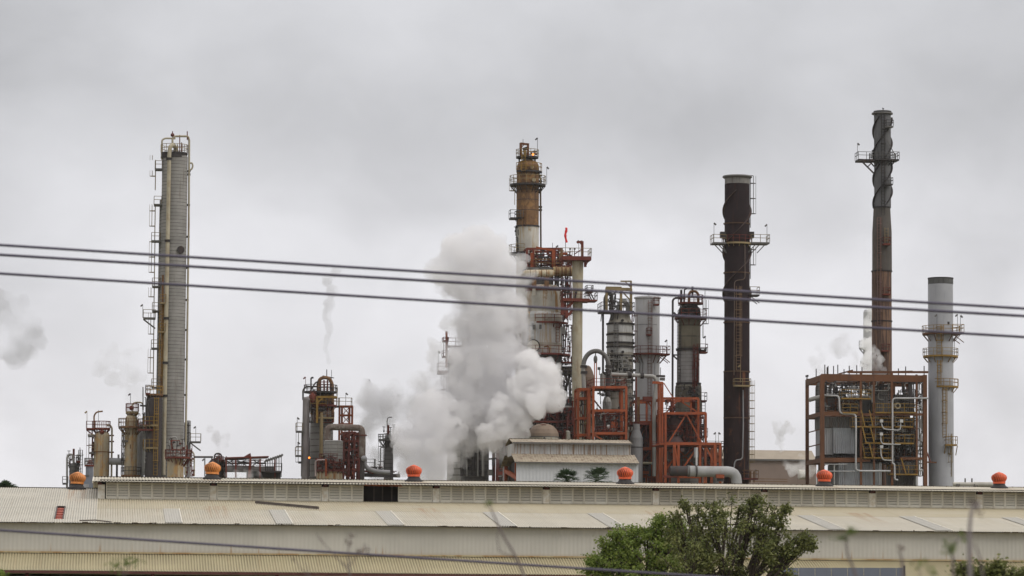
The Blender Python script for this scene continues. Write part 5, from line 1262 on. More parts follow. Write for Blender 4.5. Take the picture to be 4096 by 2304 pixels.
# ================= 19 slim spiral stack
T = Thing('slim_stack', 'tallest slim grey chimney with spiral fins rising behind the brown boiler frame', 'chimney', 3526, 524, py=1900)
M_ss = metal('slim_stack_shell', (.125, .125, .13), (.06, .06, .06), .3, .5, seed=110); M_ss2 = metal('slim_stack_lower', (.09, .08, .072), (.08, .05, .035), .3, .5, seed=111); M_ss3 = metal('slim_stack_foot', (.085, .052, .04), (.19, .11, .07), .45, .8, seed=112)
T.cyl('shell', 3530, [(446, 34), (830, 33.5)], M_ss, ref=640, n=40); T.cyl('mid_shell', 3528, [(831, 33.5), (880, 36), (930, 39), (1084, 39.5)], M_ss2, ref=1000, n=40); T.cyl('lower_shell', 3527, [(1085, 39.5), (1500, 40), (1905, 40)], M_ss3, ground=True, ref=1250, n=40)
T.cyl('rim_flange', 3529, [(452, 42), (457, 43), (460, 36)], M_gd, ref=480); T.cyl('rim', 3530, [(445, 36), (448, 36)], M_gd, ref=480)
for y in (830, 1085, 1285): T.ring(3527, y, 38 if y > 900 else 33, 42 if y > 900 else 36, 0, 360, M_dks, rail_h=.02, th=.12, brk=False, name='seam_ring', n=30)
strakes(T, 3530, 470, 830, 34, 7.5, 3, 1.25, M_dks, 640, .6)
T.ring(3529, 640, 34, 52, 0, 360, M_dks, M_gd, rail_h=.95); T.deck(3427, 3492, 640, M_dks, M_gd, d0=-1.2, d1=1.2, th=.3); T.deck(3562, 3590, 640, M_dks, M_gd, d0=-1.2, d1=1.2)
T.bar((3446, 644, -1), (3496, 694, -1), M_dks, .2, name='brace'); T.bar((3470, 668, -1), (3486, 652, -1), M_dks, .15, name='brace'); T.lamp(3430, 573, 620, M_gd, dirn=1)
for (x, y, mt) in ((3545, 512, M_gd), (3543, 742, M_dks), (3534, 980, M_redp), (3534, 1180, M_redp), (3530, 1405, M_redp)): T.deck(x - 14, x + 14, y, mt, M_maroon if mt == M_redp else M_dks, d0=-2.5, d1=-1.3, rail_h=.9)
T.ladder(3516, 870, 1300, metal('faint_red_ladder', (.14, .08, .07), seed=113), d=-1.5); T.ladder(3532, 460, 860, M_dks, d=-1.3); T.ladder(3546, 910, 975, M_ochre, d=-1.6, cage=False)
T.bar((3532, 432), (3532, 446), M_dks, .1, name='antenna'); T.bar((3529, 432), (3536, 436), M_dks, .12, name='antenna'); T.bar((3490, 600), (3494, 606), M_dks, .3, name='lamp_head')
T.bar((3548, 560, -1.6), (3580, 620, -1.6), M_gd, .1, name='stay')

# ================= 20 right stack
T = Thing('grey_stack', 'smooth pale grey chimney with three ochre balconies at the far right', 'chimney', 3763, 500, py=1900)
M_rs = metal('smooth_grey_shell', (.33, .335, .36), (.24, .24, .25), .12, .22, seed=114, var=.05, rough=.38)
T.cyl('shell', 3763, [(1138, 50), (1905, 50.5)], M_rs, ground=True, ref=1450, n=56); T.cyl('sooty_rim', 3763, [(1115, 50.2), (1137, 50.2)], metal('soot_rim', (.10, .10, .10), (.05, .05, .05), .3, .6, seed=115), ref=1300, n=56)
T.cyl('rim_flange', 3763, [(1112, 51.5), (1116, 51.5)], M_dks, ref=1300)
T.ring(3765, 1333, 51, 76, 0, 360, M_bsteel, M_yellow, rail_h=1.0, n=24); T.ring(3762, 1423, 51, 70, 0, 360, M_yellow, M_ochre, rail_h=1.0, n=24)
T.ring(3775, 1545, 38, 58, 215, 360, M_yellow, M_yellow, rail_h=1.0); T.deck(3766, 3812, 1780, M_yellow, M_yellow, d0=-2.6, d1=-1.5, rail_h=1.1, brk=.8); T.deck(3800, 3846, 1331, M_bsteel, M_yellow, d0=-1.5, d1=1.2, brace=-1, sides='fr')
T.ladder(3757, 1300, 1420, M_yellow, d=-1.9, w=.7, hoop=1.0); T.ladder(3757, 1440, 1545, M_yellow, d=-1.9, hoop=1.0); T.ladder(3778, 1545, 1750, M_yellow, d=-1.8, hoop=1.6); T.ladder(3800, 1735, 1905, M_ochre, d=-1.5, hoop=1.2)
T.lamp(3748, 1258, 1330, M_gd, d=-2.6); T.lamp(3830, 1258, 1331, M_gd); T.lamp(3842, 1262, 1331, M_gd, dirn=1)
T.pipe([(3781, 1120, -1.72), (3781, 1155, -1.72), (3777, 1170, -1.75), (3776, 1290, -1.75)], 1.2, M_gd, 'conduit', 5); T.part('side_box', MB().box(T.P(3792, 1292, -1.5), .35, .4, .35), M_dks)
T.bar((3700, 1848, -2), (3746, 1850, -2), M_bsteel, .2, name='arm'); T.bar((3818, 1350, 0), (3818, 1440, 0), M_gd, .06, name='conduit')

# ================= 21 boiler frame
T = Thing('boiler_frame', 'big rust brown steel boiler frame with yellow galleries and white pipes at the right', 'frame', 3288, 492, py=1900)
s = T.s
xs = [3288, 3441, 3494, 3566, 3665, 3698]
DP = 10.6
def at(x, y, d=0):
    return T.P(x, y, d) if d == 0 else (T.P(x, 1503, 0) + VD * d) * Vector((1, 1, 0)) + Vector((0, 0, T.P(x, y, 0).z)) if False else Vector((T.P(x, y, 0).x, T.P(x, y, 0).y, T.P(x, y, 0).z)) + VD * d
def post(x, y0, d, w, name='post'):
    a = at(x, y0, d); T.part(name, MB().beam(Vector((a.x, a.y, 0)), a, w, w), M_bsteel)
post(3288, 1500, 0, .58); post(3443, 1490, .0, .30); post(3495, 1500, 0, .26); post(3567, 1490, 0, .30); post(3666, 1498, 0, .26); post(3699, 1500, 0, .55)
for x in (3288, 3340, 3400, 3567, 3640, 3699): post(x, 1500, DP, .45)
post(3550, 1505, 4, .45); 
T.part('top_girder', MB().box((at(3285, 1512, 0) + at(3702, 1512, 0)) / 2, (at(3702, 1512) - at(3285, 1512)).length, .35, .95), M_bsteel)
T.part('top_girder', MB().box((at(3285, 1512, DP) + at(3702, 1512, DP)) / 2, (at(3702, 1512) - at(3285, 1512)).length, .35, .95), M_bsteel)
for x in (3288, 3699, 3443, 3567): T.part('cross_girder', MB().beam(at(x, 1512, .2), at(x, 1512, DP - .2), .35, .85), M_bsteel)
T.part('roof_beam', MB().beam(at(3364, 1493, 1.5), at(3420, 1478, 1.5), .3, .2), M_bsteel); T.part('roof_beam', MB().beam(at(3395, 1487, .8), at(3718, 1487, .8), .3, .3), M_bsteel); T.part('roof_beam', MB().beam(at(3566, 1482, 3), at(3665, 1480, 3), 1.5, .15), M_gd)
for y, xa, xb in ((1655, 3288, 3441), (1658, 3441, 3700), (1840, 3288, 3441), (1834, 3600, 3700), (1842, 3441, 3480)):
    T.part('floor_beam', MB().beam(at(xa, y, 0), at(xb, y, 0), .3, .62 if xa == 3288 else .34), M_bsteel)
for y in (1655, 1840):
    T.part('cross_beam', MB().beam(at(3288, y, 0), at(3288, y, DP), .3, .6), M_bsteel); T.part('floor_beam', MB().beam(at(3288, y, DP), at(3700, y, DP), .3, .5), M_bsteel)
for y in (1716, 1775): T.part('cross_beam', MB().beam(at(3288, y, 0), at(3288, y, DP), .12, .15), M_bsteel)
for i, (x, y) in enumerate(((3263, 1465), (3288, 1462), (3305, 1457), (3314, 1467), (3340, 1462), (3357, 1457), (3382, 1475), (3403, 1461), (3433, 1459), (3454, 1466), (3600, 1472), (3629, 1464), (3703, 1462))):
    d = 5 if x < 3288 else 1; T.part('vent_stub', MB().beam(at(x if x > 3288 else x + 30, y, d), at(x if x > 3288 else x + 30, 1503, d), .12), M_dks)
for x in (3222, 3226): T.part('lamp_mast', MB().beam(at(3288, 1484, DP - .3 + (x - 3222) * .2), at(3288, 1506, DP - .3 + (x - 3222) * .2), .07).box(at(3288, 1484, DP - .3 + (x - 3222) * .2), .25, .25, .25), M_dks)
# casing
def corrbox(name, x0, x1, y0, y1, d0, d1, mat, pitch=.3):
    a = T.P(x0, y0, d0); b = T.P(x1, y0, d0); zt_ = T.P((x0 + x1) / 2, y0, d0).z; zb_ = T.P((x0 + x1) / 2, y1, d0).z if y1 < 1930 else 0
    m_ = MB(); L = (b - a).length; k = max(1, int(L / pitch * 4)); e = (b - a); e.z = 0; e.normalize(); A = Vector((a.x, a.y, 0)); vs = []
    for i in range(k + 1):
        q = A + e * L * i / k - VD * (math.sin(i * math.pi / 2 + .7) * .05); vs += [q + Vector((0, 0, zb_)), q + Vector((0, 0, zt_))]
    m_.add(vs, [(2 * i, 2 * i + 2, 2 * i + 3, 2 * i + 1) for i in range(k)])
    c = A + e * L / 2 + VD * ((d1 - d0) / 2 + .08) ; m_.box(c + Vector((0, 0, (zb_ + zt_) / 2)), L, d1 - d0, zt_ - zb_)
    return T.part(name, m_, mat)
M_cas = metal('corrugated_casing', (.31, .325, .35), (.16, .14, .13), .3, .5, seed=120); M_cas2 = metal('dull_casing', (.13, .125, .12), (.10, .07, .055), .45, .5, seed=121)
corrbox('casing_panel', 3440, 3500, 1590, 1668, 5, 8, M_cas2); corrbox('casing_panel', 3296, 3420, 1819, 1838, 1.8, 8, M_darkst)  # panels added to close bright gaps in the boiler frame
corrbox('casing_panel', 3334, 3418, 1712, 1814, 1.2, 8, M_cas); corrbox('casing_panel', 3299, 3334, 1712, 1818, 1.6, 8, M_galv); corrbox('casing_panel', 3296, 3420, 1668, 1711, 1.5, 8, M_cas2)
corrbox('casing_panel', 3355, 3527, 1853, 1960, 1.4, 9, M_cas); corrbox('casing_panel', 3592, 3664, 1850, 1960, 1.4, 9, M_cas2); corrbox('casing_panel', 3420, 3660, 1670, 1850, 4.5, 9, M_darkst)
corrbox('casing_panel', 3499, 3552, 1566, 1668, 2.5, 7, M_cas2); corrbox('casing_panel', 3296, 3440, 1592, 1640, 4, 8, M_cas2); corrbox('casing_panel', 3580, 3640, 1578, 1660, 4, 8, M_cas2)
corrbox('casing_panel', 3580, 3655, 1730, 1800, 3.8, 4.4, M_cas)
for (x0, x1, y) in ((3365, 3482, 1592), (3369, 3429, 1649), (3499, 3562, 1648), (3570, 3661, 1648), (3408, 3562, 1705), (3578, 3650, 1705), (3459, 3566, 1770), (3578, 3654, 1771), (3453, 3562, 1829), (3558, 3669, 1895)):
    T.deck(x0, x1, y, M_yellow, M_yellow, d0=-.4, d1=1.4, rail_h=1.15, th=.19)
for (x0, y0, x1, y1) in ((3445, 1640, 3459, 1704), (3477, 1640, 3492, 1704), (3450, 1708, 3464, 1768), (3482, 1708, 3496, 1768), (3450, 1774, 3460, 1828), (3478, 1774, 3490, 1828), (3605, 1834, 3624, 1894)):
    T.bar((x0, y0, -.6), (x1, y1, -.6), M_yellow, .08, .15, 'stair_stringer')
T.bar((3606, 1850, .6), (3620, 1888, .6), M_maroon, .2, name='stair_stringer')
m_ = MB()
for i in range(12): m_.box(T.P(3632 + (12 - i) * 0 , 1905 + i * 3, .6), 1.2 - .0 * i, .3, .06)
T.part('stair_flight', m_, M_dks); T.bar((3624, 1904, .6), (3612, 1950, .6), M_dks, .2, name='stair_stringer'); T.bar((3655, 1904, .6), (3646, 1950, .6), M_dks, .2, name='stair_stringer')
W_ = metal('lagged_white_pipe', (.44, .44, .445), (.30, .28, .25), .15, .25, seed=122)
T.pipe([(3300, 1582, 1), (3356, 1583, -.2), (3359, 1654, -.2), (3423, 1656, -.2), (3424, 1700, -.5), (3423, 1882, -.5), (3450, 1884, -.5), (3562, 1884, -.5)], 3.6, W_, 'white_pipe', 10)
T.pipe([(3713, 1593, -.5), (3570, 1593, -.7), (3570, 1854, -.7), (3578, 1856, -.7), (3579, 1918, -.7), (3592, 1920, -.7)], 3.4, W_, 'white_pipe', 10)
T.pipe([(3525, 1690, -.8), (3532, 1716, -.8), (3602, 1722, -.8), (3603, 1690, -.8)], 2.4, W_, 'white_pipe'); T.pipe([(3523, 1742, -.8), (3523, 1764, -.8), (3530, 1776, -.8), (3602, 1778, -.8)], 2.4, W_, 'white_pipe'); T.pipe([(3523, 1790, -.8), (3524, 1822, -.8), (3532, 1840, -.8), (3566, 1842, -.8)], 2.4, W_, 'white_pipe')
for (x, y) in ((3526, 1684), (3606, 1684), (3525, 1736), (3526, 1787)): T.part('instrument_box', MB().box(T.P(x, y, -.9), .42, .3, .42), M_white)
T.pipe([(3675, 1881, 0), (3694, 1881, 0), (3697, 1893, 0), (3697, 1960, 0)], 4.5, W_, 'white_pipe'); T.pipe([(3297, 1857, 0), (3388, 1857, 0)], 1.8, W_, 'white_pipe'); T.pipe([(3294, 1885, 0), (3420, 1885, 0)], 2, W_, 'white_pipe'); T.pipe([(3294, 1857, 0), (3294, 1950, 0)], 1.8, W_, 'white_pipe')
T.pipe([(3337, 1857, .1), (3337, 1960, .1)], 3, M_pipeg, 'pipe'); T.pipe([(3667, 1905, -.2), (3667, 1960, -.2)], 4, W_, 'white_pipe'); 
for x in (3519, 3524): T.pipe([(x, 1850, .3), (x, 1960, .3)], 1.3, W_, 'white_pipe', 6)
T.pipe([(3236, 1600, 4), (3300, 1582, 4), (3352, 1580, 4)], 9, M_pipeg, 'duct', 14); T.pipe([(3272, 1680, 7), (3272, 1546, 7), (3285, 1532, 7), (3300, 1546, 7), (3300, 1600, 7)], 11, M_cladd, 'duct', 14, bend=1.0); T.pipe([(3318, 1600, 7), (3320, 1545, 7), (3335, 1534, 7), (3344, 1550, 7), (3344, 1600, 7)], 8, M_cladd, 'duct', 14, bend=1.0)
T.pipe([(3672, 1680, .5), (3680, 1676, .5), (3680, 1712, .5), (3672, 1714, .5)], 3, W_, 'white_pipe')
a = T.P(3584, 1625, 1.0); T.part('burner_mouth', MB().tube([a, a - VD * 1.2], 12.5 * s, 20), M_khaki); T.part('burner_hole', MB().tube([a - VD * 1.15, a - VD * 1.25], 7 * s, 16), M_dks)
a = T.P(3482, 1560, 2.0); T.part('burner_mouth', MB().tube([a, a - VD * 1.2], 8.5 * s, 20), M_pipeg)
T.pipe([(3390, 1583, 2), (3470, 1585, 2), (3486, 1592, 2), (3490, 1610, 2)], 4, W_, 'white_pipe')
T.clutter(3300, 3440, 1528, 1590, [M_piped, M_pipeg, M_dks, M_dks], 60, (1, 9), (.9, 2.4), 123, .8)
T.clutter(3440, 3560, 1528, 1600, [M_piped, M_pipeg, M_dks], 50, (1, 9), (1, 3), 124, .75)
T.clutter(3570, 3690, 1530, 1660, [M_piped, M_dks, M_pipeg, M_dks], 60, (1.5, 8), (1, 2.6), 125, .6)
T.clutter(3440, 3670, 1660, 1850, [M_piped, M_dks, M_dks, W_, M_bsteel], 130, (1.5, 4.4), (1, 2.8), 126, .5)
T.clutter(3300, 3440, 1600, 1650, [M_pipeg, M_dks, M_bsteel], 36, (1, 4), (1, 2.2), 127, .5)
T.clutter(3662, 3700, 1560, 1905, [M_piped, W_, M_pipeg], 40, (.5, 9), (.9, 2), 128, .6)
T.clutter(3292, 3294, 1660, 1940, [M_cladd, M_piped], 26, (1.5, 9.5), (1.5, 4), 129, .7)
T.cyl('stored_tank', 3292, [(1670, 20), (1830, 20)], M_cladd, d=7.5); T.cyl('stored_tank', 3286, [(1880, 16), (1900, 20), (1960, 20)], M_cream, d=7)
T.bar((3640, 1520, .4), (3648, 1660, .4), M_dks, .5, name='casing_column'); T.bar((3704, 1800, 0), (3722, 1848, -.5), M_maroon, .15, name='brace')
T.deck(3672, 3690, 1830, M_dks, M_dks, d0=1, d1=3)

# pale fogged stack behind
T = Thing('misty_stack', 'pale white stack fading into steam behind the foot of the slim chimney', 'chimney', 3478, 900, py=1900)
T.cyl('shell', 3482, [(1240, 24), (1250, 28), (1905, 30)], M_stackw, ground=True); T.ring(3482, 1392, 28, 46, 0, 360, M_galv, M_galv, rail_h=1.8)

# ================= 22 tan hall
T = Thing('tan_hall', 'low tan brown industrial hall behind the black stack', 'building', 3020, 640, py=1900)
TBW = lambda x0, x1, y0, name, mat, d0, d1: TB(T, x0, x1, y0, 1960, d0, d1, name, mat)
a = T.P(2800, 1838, 0); b = T.P(3260, 1841, 0); L = (b - a).length; c = (a + b) / 2
T.part('wall', MB().box(Vector((c.x, c.y, c.z / 2)), L, .4, c.z).box(Vector((c.x, c.y, c.z / 2)) + VD * 20, L, .4, c.z).box(Vector((a.x, a.y, c.z / 2)) + VD * 10, .4, 20.4, c.z).box(Vector((b.x, b.y, c.z / 2)) + VD * 10, .4, 20.4, c.z), metal('tan_wall', (.215, .165, .14), (.15, .11, .09), .15, .2, seed=130, var=.05))
z0 = c.z; z1 = T.P(3020, 1803, 0).z
e0 = Vector((a.x, a.y, 0)) - UD * .3 - VD * .5; e1 = Vector((b.x, b.y, 0)) + UD * .3 - VD * .5; r0 = e0 + VD * 5; r1 = e1 + VD * 5
zU = Vector((0, 0, 1))
T.part('roof', MB().add([e0 + zU * (z0 - .1), e1 + zU * (z0 - .1), r1 + zU * (z1 + .35), r0 + zU * (z1 + .35), r1 + VD * 16.5 + zU * (z1 + .35), r0 + VD * 16.5 + zU * (z1 + .35)], [(0, 1, 2, 3), (3, 2, 4, 5)]), metal('tan_roof', (.30, .255, .20), (.18, .14, .11), .2, .2, seed=131, var=.06))
T.part('gutter', MB().beam(e0 + zU * z0, e1 + zU * z0, .3), M_gd)
T.part('pipe_sleeve', MB().tube([T.P(3195, 1898, -3), T.P(3230, 1898, -3)], .9, 12), M_cream)
T.part('fence_rail', MB().beam(T.P(3010, 1915, -4), T.P(3150, 1917, -4), .12).beam(T.P(3010, 1925, -4), T.P(3150, 1927, -4), .12), M_brown)
T.lamp(3025, 1878, 1920, M_gd, d=-4)
T = Thing('horizontal_tank', 'long low white horizontal tank behind the ridge at the far right', 'tank', 3905, 420, py=1935)
a, b = T.P(3812, 1936, 0), T.P(3992, 1938, 0)
T.part('shell', MB().tube([a, a.lerp(b, .5)], 8 * T.s, 14).tube([a.lerp(b, .48), b], 9.5 * T.s, 14), metal('weathered_white_tank', (.42, .40, .36), (.28, .22, .15), .3, .4, seed=132))
for t in (.1, .5, .9): q = a.lerp(b, t); T.part('saddle', MB().beam(Vector((q.x, q.y, 0)), q, .5), M_gd)
for t in (.27, .42): q = a.lerp(b, t); T.part('vent_stub', MB().beam(q, q + Vector((0, 0, .7)), .15), M_gd)
# ------------------------------------------------------------------ white shed between the warehouse and the refinery
S = Thing('white_shed', 'white metal shed with a raised streaked monitor below the broad white vessel', 'shed', 2306, 300, py=1920)
def SU(px, py, v):
    r = ray(px, py); t = v / r.dot(VD); q = CAM + r * t; return q.dot(UD), q.z
M_sw = roof_mat('white_shed_sheet', (.50, .51, .53), (.5, .5, .5), None, (), 61, wall=True)
M_sm = metal('streaked_monitor_sheet', (.50, .50, .50), (.22, .15, .10), .1, .8, seed=140, hs=7)
M_sr = metal('brown_shed_roof', (.33, .28, .21), (.16, .11, .08), .3, .7, seed=141)
sv0, sv1, sv2 = 301.0, 303.6, 306.2
uL, zE = SU(2065, 1846, sv0); uR, _ = SU(2554, 1846, sv0); uL1, zM0 = SU(2052, 1814, sv1); uR1, _ = SU(2538, 1814, sv1); _, zM1 = SU(2300, 1773, sv1); _, zR = SU(2300, 1768, sv1)
def sbox(u0, u1, v0, v1, z0, z1, mb=None):
    mb = mb or MB(); return mb.box(uv((u0 + u1) / 2, (v0 + v1) / 2, (z0 + z1) / 2), u1 - u0, v1 - v0, z1 - z0)
SB = 2 * sv2 - sv0
mb = corr(MB(), uL, uR, (sv0, 0), (sv0, zE), pitch=.3, amp=.012, end=False)
for u in (uR,): mb.add([uv(u, sv0, 0), uv(u, SB, 0), uv(u, SB, zE), uv(u, 2 * sv2 - sv1, zM0), uv(u, sv1, zM0), uv(u, sv0, zE)], [(0, 1, 2, 3, 4, 5), (5, 4, 3, 2, 1, 0)])
mb.add([uv(uL, SB, 0), uv(uR, SB, 0), uv(uR, SB, zE), uv(uL, SB, zE)], [(0, 1, 2, 3)])
S.part('wall', mb, M_sw)
S.part('dark_end_sheet', MB().add([uv(uL + .6, sv0 + .1, 0), uv(uL + .6, SB, 0), uv(uL + .6, SB, zE), uv(uL + .6, sv1, zM0), uv(uL + .6, sv0 + .1, zE - .1)], [(0, 1, 2, 3, 4)]), M_dark)  # dark sheet across the open gable stands in for the unlit interior
for v_ in (sv0 + 2, SB - .3): S.part('portal_post', MB().beam(uv(uL + .25, v_, 0), uv(uL + .25, v_, zE), .28), M_orange)
S.part('portal_beam', MB().beam(uv(uL + .25, sv0 + 1, zE - 1.4), uv(uL + .25, SB, zE - .4), .3), M_orange)
mb = corr(MB(), uL - .15, uR + .05, (sv0 - .35, zE - .06), (sv1, zM0), pitch=.25, amp=.02); corr(mb, uL - .15, uR + .05, (SB + .35, zE - .06), (2 * sv2 - sv1, zM0), pitch=.4, amp=.02)
S.part('roof', mb, M_sr)
mb = corr(MB(), uL + .1, uR - .3, (sv1, zM0 - .1), (sv1, zM1), pitch=.25, amp=.02, end=False); sbox(uL + .1, uR - .3, sv1 + .08, 2 * sv2 - sv1, zM0 - .1, zM1 - .02, mb)
S.part('monitor_wall', mb, M_sm)
mb = corr(MB(), uL - .05, uR - .15, (sv1 - .35, zM1 - .05), (sv2, zM1 + .45), pitch=.3, amp=.02); corr(mb, uL - .05, uR - .15, (2 * sv2 - sv1 + .35, zM1 - .05), (sv2, zM1 + .45), pitch=.4, amp=.02)
S.part('monitor_roof', mb, M_sr)
S.part('eave_trim', MB().beam(uv(uL - .05, sv1 - .36, zM1 - .04), uv(uR - .15, sv1 - .36, zM1 - .04), .1, .16).beam(uv(uL - .15, sv0 - .36, zE - .08), uv(uR + .05, sv0 - .36, zE - .08), .08, .1), M_gd)

# ------------------------------------------------------------------ plants
def leafmat(name, c1, c2, tr=.35):
    mt, n, b = nt(name)
    tc = N(n, 'ShaderNodeTexCoord')
    oi = N(n, 'ShaderNodeNewGeometry')
    wn = oi.outputs['Random Per Island']
    n.links.new(mix(n, wn, c1, c2), b.inputs['Base Color']); b.inputs['Roughness'].default_value = .6; b.inputs['Specular IOR Level'].default_value = .25
    tl = N(n, 'ShaderNodeBsdfTranslucent'); n.links.new(mix(n, wn, c1, c2), tl.inputs[0])
    ms = N(n, 'ShaderNodeMixShader'); ms.inputs[0].default_value = tr
    n.links.new(b.outputs[0], ms.inputs[1]); n.links.new(tl.outputs[0], ms.inputs[2]); n.links.new(ms.outputs[0], n.nodes['Material Output'].inputs[0])
    return mt
M_leaf1 = leafmat('bright_leaves', (.10, .155, .03), (.24, .29, .065)); M_leaf2 = leafmat('dark_leaves', (.07, .088, .026), (.19, .20, .065), .25)
M_palm = leafmat('palm_leaves', (.03, .055, .028), (.065, .10, .045), .2); M_stemg = leafmat('sapling_leaves', (.08, .12, .03), (.16, .20, .06), .4)
M_bark = plain('dark_bark', (.055, .04, .03), .9, .4, 6); M_stalk = plain('grey_stalk', (.16, .13, .13), .9, .3, 8); M_dry = plain('dry_leaf', (.13, .095, .08), .9, .3, 8)
def tree(name, label, D, trunk_px, blobs, leaf_mat, nleaf, leaf, seed, droop=.25, bark=M_bark, py=2304, twig=2.2):
    rnd = random.Random(seed)
    T = Thing(name, label, 'tree', trunk_px, D, py=py)
    base = Vector((T.off.x, T.off.y, 0)); s = T.s
    C_ = []
    for (x, y, r, dd) in blobs: C_.append((T.P(x, y, dd), r * s))
    wood = MB(); lv = []; lf = []
    # trunk and limbs
    zc = sum(c.z for c, _ in C_) / len(C_)
    fork = base + Vector((0, 0, min(1.6, zc * .4)))
    wood.tube([base, base + Vector((.05, .02, fork.z * .5)), fork], .2, 8, r2=.15)
    tips = []
    for c, r in C_:
        mid = fork.lerp(c, .5) + Vector((rnd.uniform(-.3, .3), rnd.uniform(-.3, .3), -.12 * (c - fork).length + rnd.uniform(0, .3)))
        L = arc([fork, mid, c], 9, 5); wood.tube(L, .085, 6, r2=.03)
        nt_ = max(6, int(24 * r))
        for k in range(nt_):
            a = Vector((rnd.gauss(0, 1), rnd.gauss(0, 1), rnd.gauss(.15, .9))).normalized() * r * (.35 + .85 * rnd.random())
            tip = c + a; s0 = L[-1 - rnd.randrange(0, 4)]
            m_ = s0.lerp(tip, .5) + Vector((0, 0, -.05))
            wood.tube([s0, m_, tip], .026, 4, r2=.009, cap=False)
            tips.append((m_, tip, r))
    per = nleaf // len(tips)
    for (m0, tip, r) in tips:
        lay = rnd.uniform(.14, .27) * (1 if r > .5 else .7)
        for k in range(int(per * rnd.uniform(.6, 1.4))):
            if rnd.random() < .25: p = m0.lerp(tip, rnd.random()) + Vector((rnd.gauss(0, .08), rnd.gauss(0, .08), rnd.gauss(0, .06)))
            else: p = tip + Vector((rnd.gauss(0, lay * .6), rnd.gauss(0, lay * .6), rnd.gauss(-droop * .25, lay * .42)))
            sz = leaf * rnd.uniform(.6, 1.35)
            d = Vector((rnd.gauss(0, 1), rnd.gauss(0, 1), rnd.gauss(-droop, .6))).normalized(); q = d.cross(Vector((rnd.gauss(0, 1), rnd.gauss(0, 1), rnd.gauss(0, 1)))).normalized() * sz * .28
            o = len(lv); lv += [p, p + d * sz * .5 + q, p + d * sz, p + d * sz * .5 - q]; lf.append((o, o + 1, o + 2, o + 3))
    T.part('trunk', wood, bark)
    cr = MB(); cr.v = lv; cr.f = lf; cr.sm = [False] * len(lf)
    T.part('crown', cr, leaf_mat)
    return T
tree('mesquite_tree', 'bright green bushy tree low in front of the warehouse, left of the darker airy tree', 112, 2560,
     [(2430, 2240, 75, 0), (2380, 2290, 60, .5), (2500, 2180, 80, .6), (2480, 2290, 90, 0), (2560, 2240, 90, -.5), (2590, 2150, 75, .4), (2650, 2120, 60, 0), (2600, 2300, 100, .4), (2680, 2200, 90, -.3), (2420, 2190, 40, 0), (2540, 2140, 40, .3), (2620, 2095, 42, 0), (2700, 2100, 45, .2), (2745, 2165, 60, .6), (2470, 2130, 20, 0), (2370, 2250, 26, 0), (2720, 2290, 90, 0)], M_leaf1, 22000, .092, 3)
tree('feathery_tree', 'large dark airy tree with drooping right branches in front of the warehouse', 108, 2880,
     [(2740, 2240, 90, -1), (2700, 2150, 60, 0), (2800, 2160, 95, 0), (2790, 2070, 62, .5), (2850, 2035, 50, 0), (2900, 2100, 80, -.5), (2860, 2230, 110, -.6), (2780, 2300, 90, 0), (2960, 2030, 52, .5), (3020, 2010, 48, 0), (2990, 2100, 60, .4), (3060, 2085, 55, 0), (3100, 2050, 38, 0), (3060, 2160, 65, -.4), (3120, 2140, 55, 0), (3180, 2150, 45, .2), (3225, 2145, 38, .2), (3105, 2205, 50, 0), (3160, 2200, 42, .1), (3130, 2260, 28, 0), (3150, 2290, 24, 0), (2960, 2290, 60, 0), (2740, 2010, 20, 0), (2720, 2065, 28, 0), (3030, 1985, 16, 0), (3145, 2028, 18, 0), (3245, 2165, 20, 0), (2960, 2180, 40, 0), (2900, 2300, 90, .4)], M_leaf2, 21000, .092, 4, droop=.5)
tree('bush_top', 'leafy green bush top poking up at the lower right corner', 60, 4000,
     [(3880, 2292, 24, 0), (3930, 2285, 24, 0), (3985, 2276, 28, 0), (4040, 2290, 28, 0), (4085, 2294, 28, 0), (3850, 2300, 24, 0), (3960, 2300, 40, 0), (4020, 2310, 40, 0), (3845, 2262, 8, 0), (4000, 2246, 12, 0)], M_leaf2, 4500, .065, 5)
tree('bush_top', 'small dark leafy sprig at the very left bottom edge', 60, -10, [(-10, 2290, 14, 0), (-14, 2310, 22, 0)], M_leaf1, 700, .06, 6)
# saplings close to the camera (thrown out of focus by the lens)
def stem(label, D, pts, r, tufts, leafm, seed, name='sapling', extra=(), leaf=.05, stalk=M_stalk):
    D *= .68; r *= .62; leaf *= .62
    rnd = random.Random(seed); T = Thing(name, label, 'plant', pts[0][0], D, py=pts[0][1])
    q = [T.P(*p) for p in pts]; base = Vector((q[0].x, q[0].y, 0))
    m_ = MB().tube([base] + arc(q, .3, 4), r, 6, r2=r * .5)
    for e in extra: m_.tube([T.P(*p) for p in e], r * .5, 5, r2=r * .25)
    T.part('stem', m_, stalk)
    lb = MB()
    for (x, y, rr, nn) in tufts:
        c = T.P(x, y)
        for k in range(nn):
            p = c + Vector((rnd.gauss(0, 1), rnd.gauss(0, 1), rnd.gauss(0, .7))) * rr * T.s * .5
            d = Vector((rnd.gauss(0, 1), rnd.gauss(0, 1), rnd.gauss(0, .7))).normalized(); w_ = d.cross(Vector((rnd.gauss(0, 1), rnd.gauss(0, 1), rnd.gauss(0, 1)))).normalized(); sz = leaf * rnd.uniform(.6, 1.3)
            lb.add([p, p + d * sz * .5 + w_ * sz * .25, p + d * sz, p + d * sz * .5 - w_ * sz * .25], [(0, 1, 2, 3)])
    if lb.v: T.part('foliage', lb, leafm)
stem('short sapling with two green leaf sprays before the dark shed at the lower left', 38, [(495, 2306), (492, 2275), (470, 2262)], .010, [(468, 2264, 40, 55), (530, 2247, 34, 45), (505, 2258, 20, 12)], M_stemg, 11, extra=[[(508, 2300), (512, 2270), (495, 2255)], [(512, 2275), (530, 2248)]])
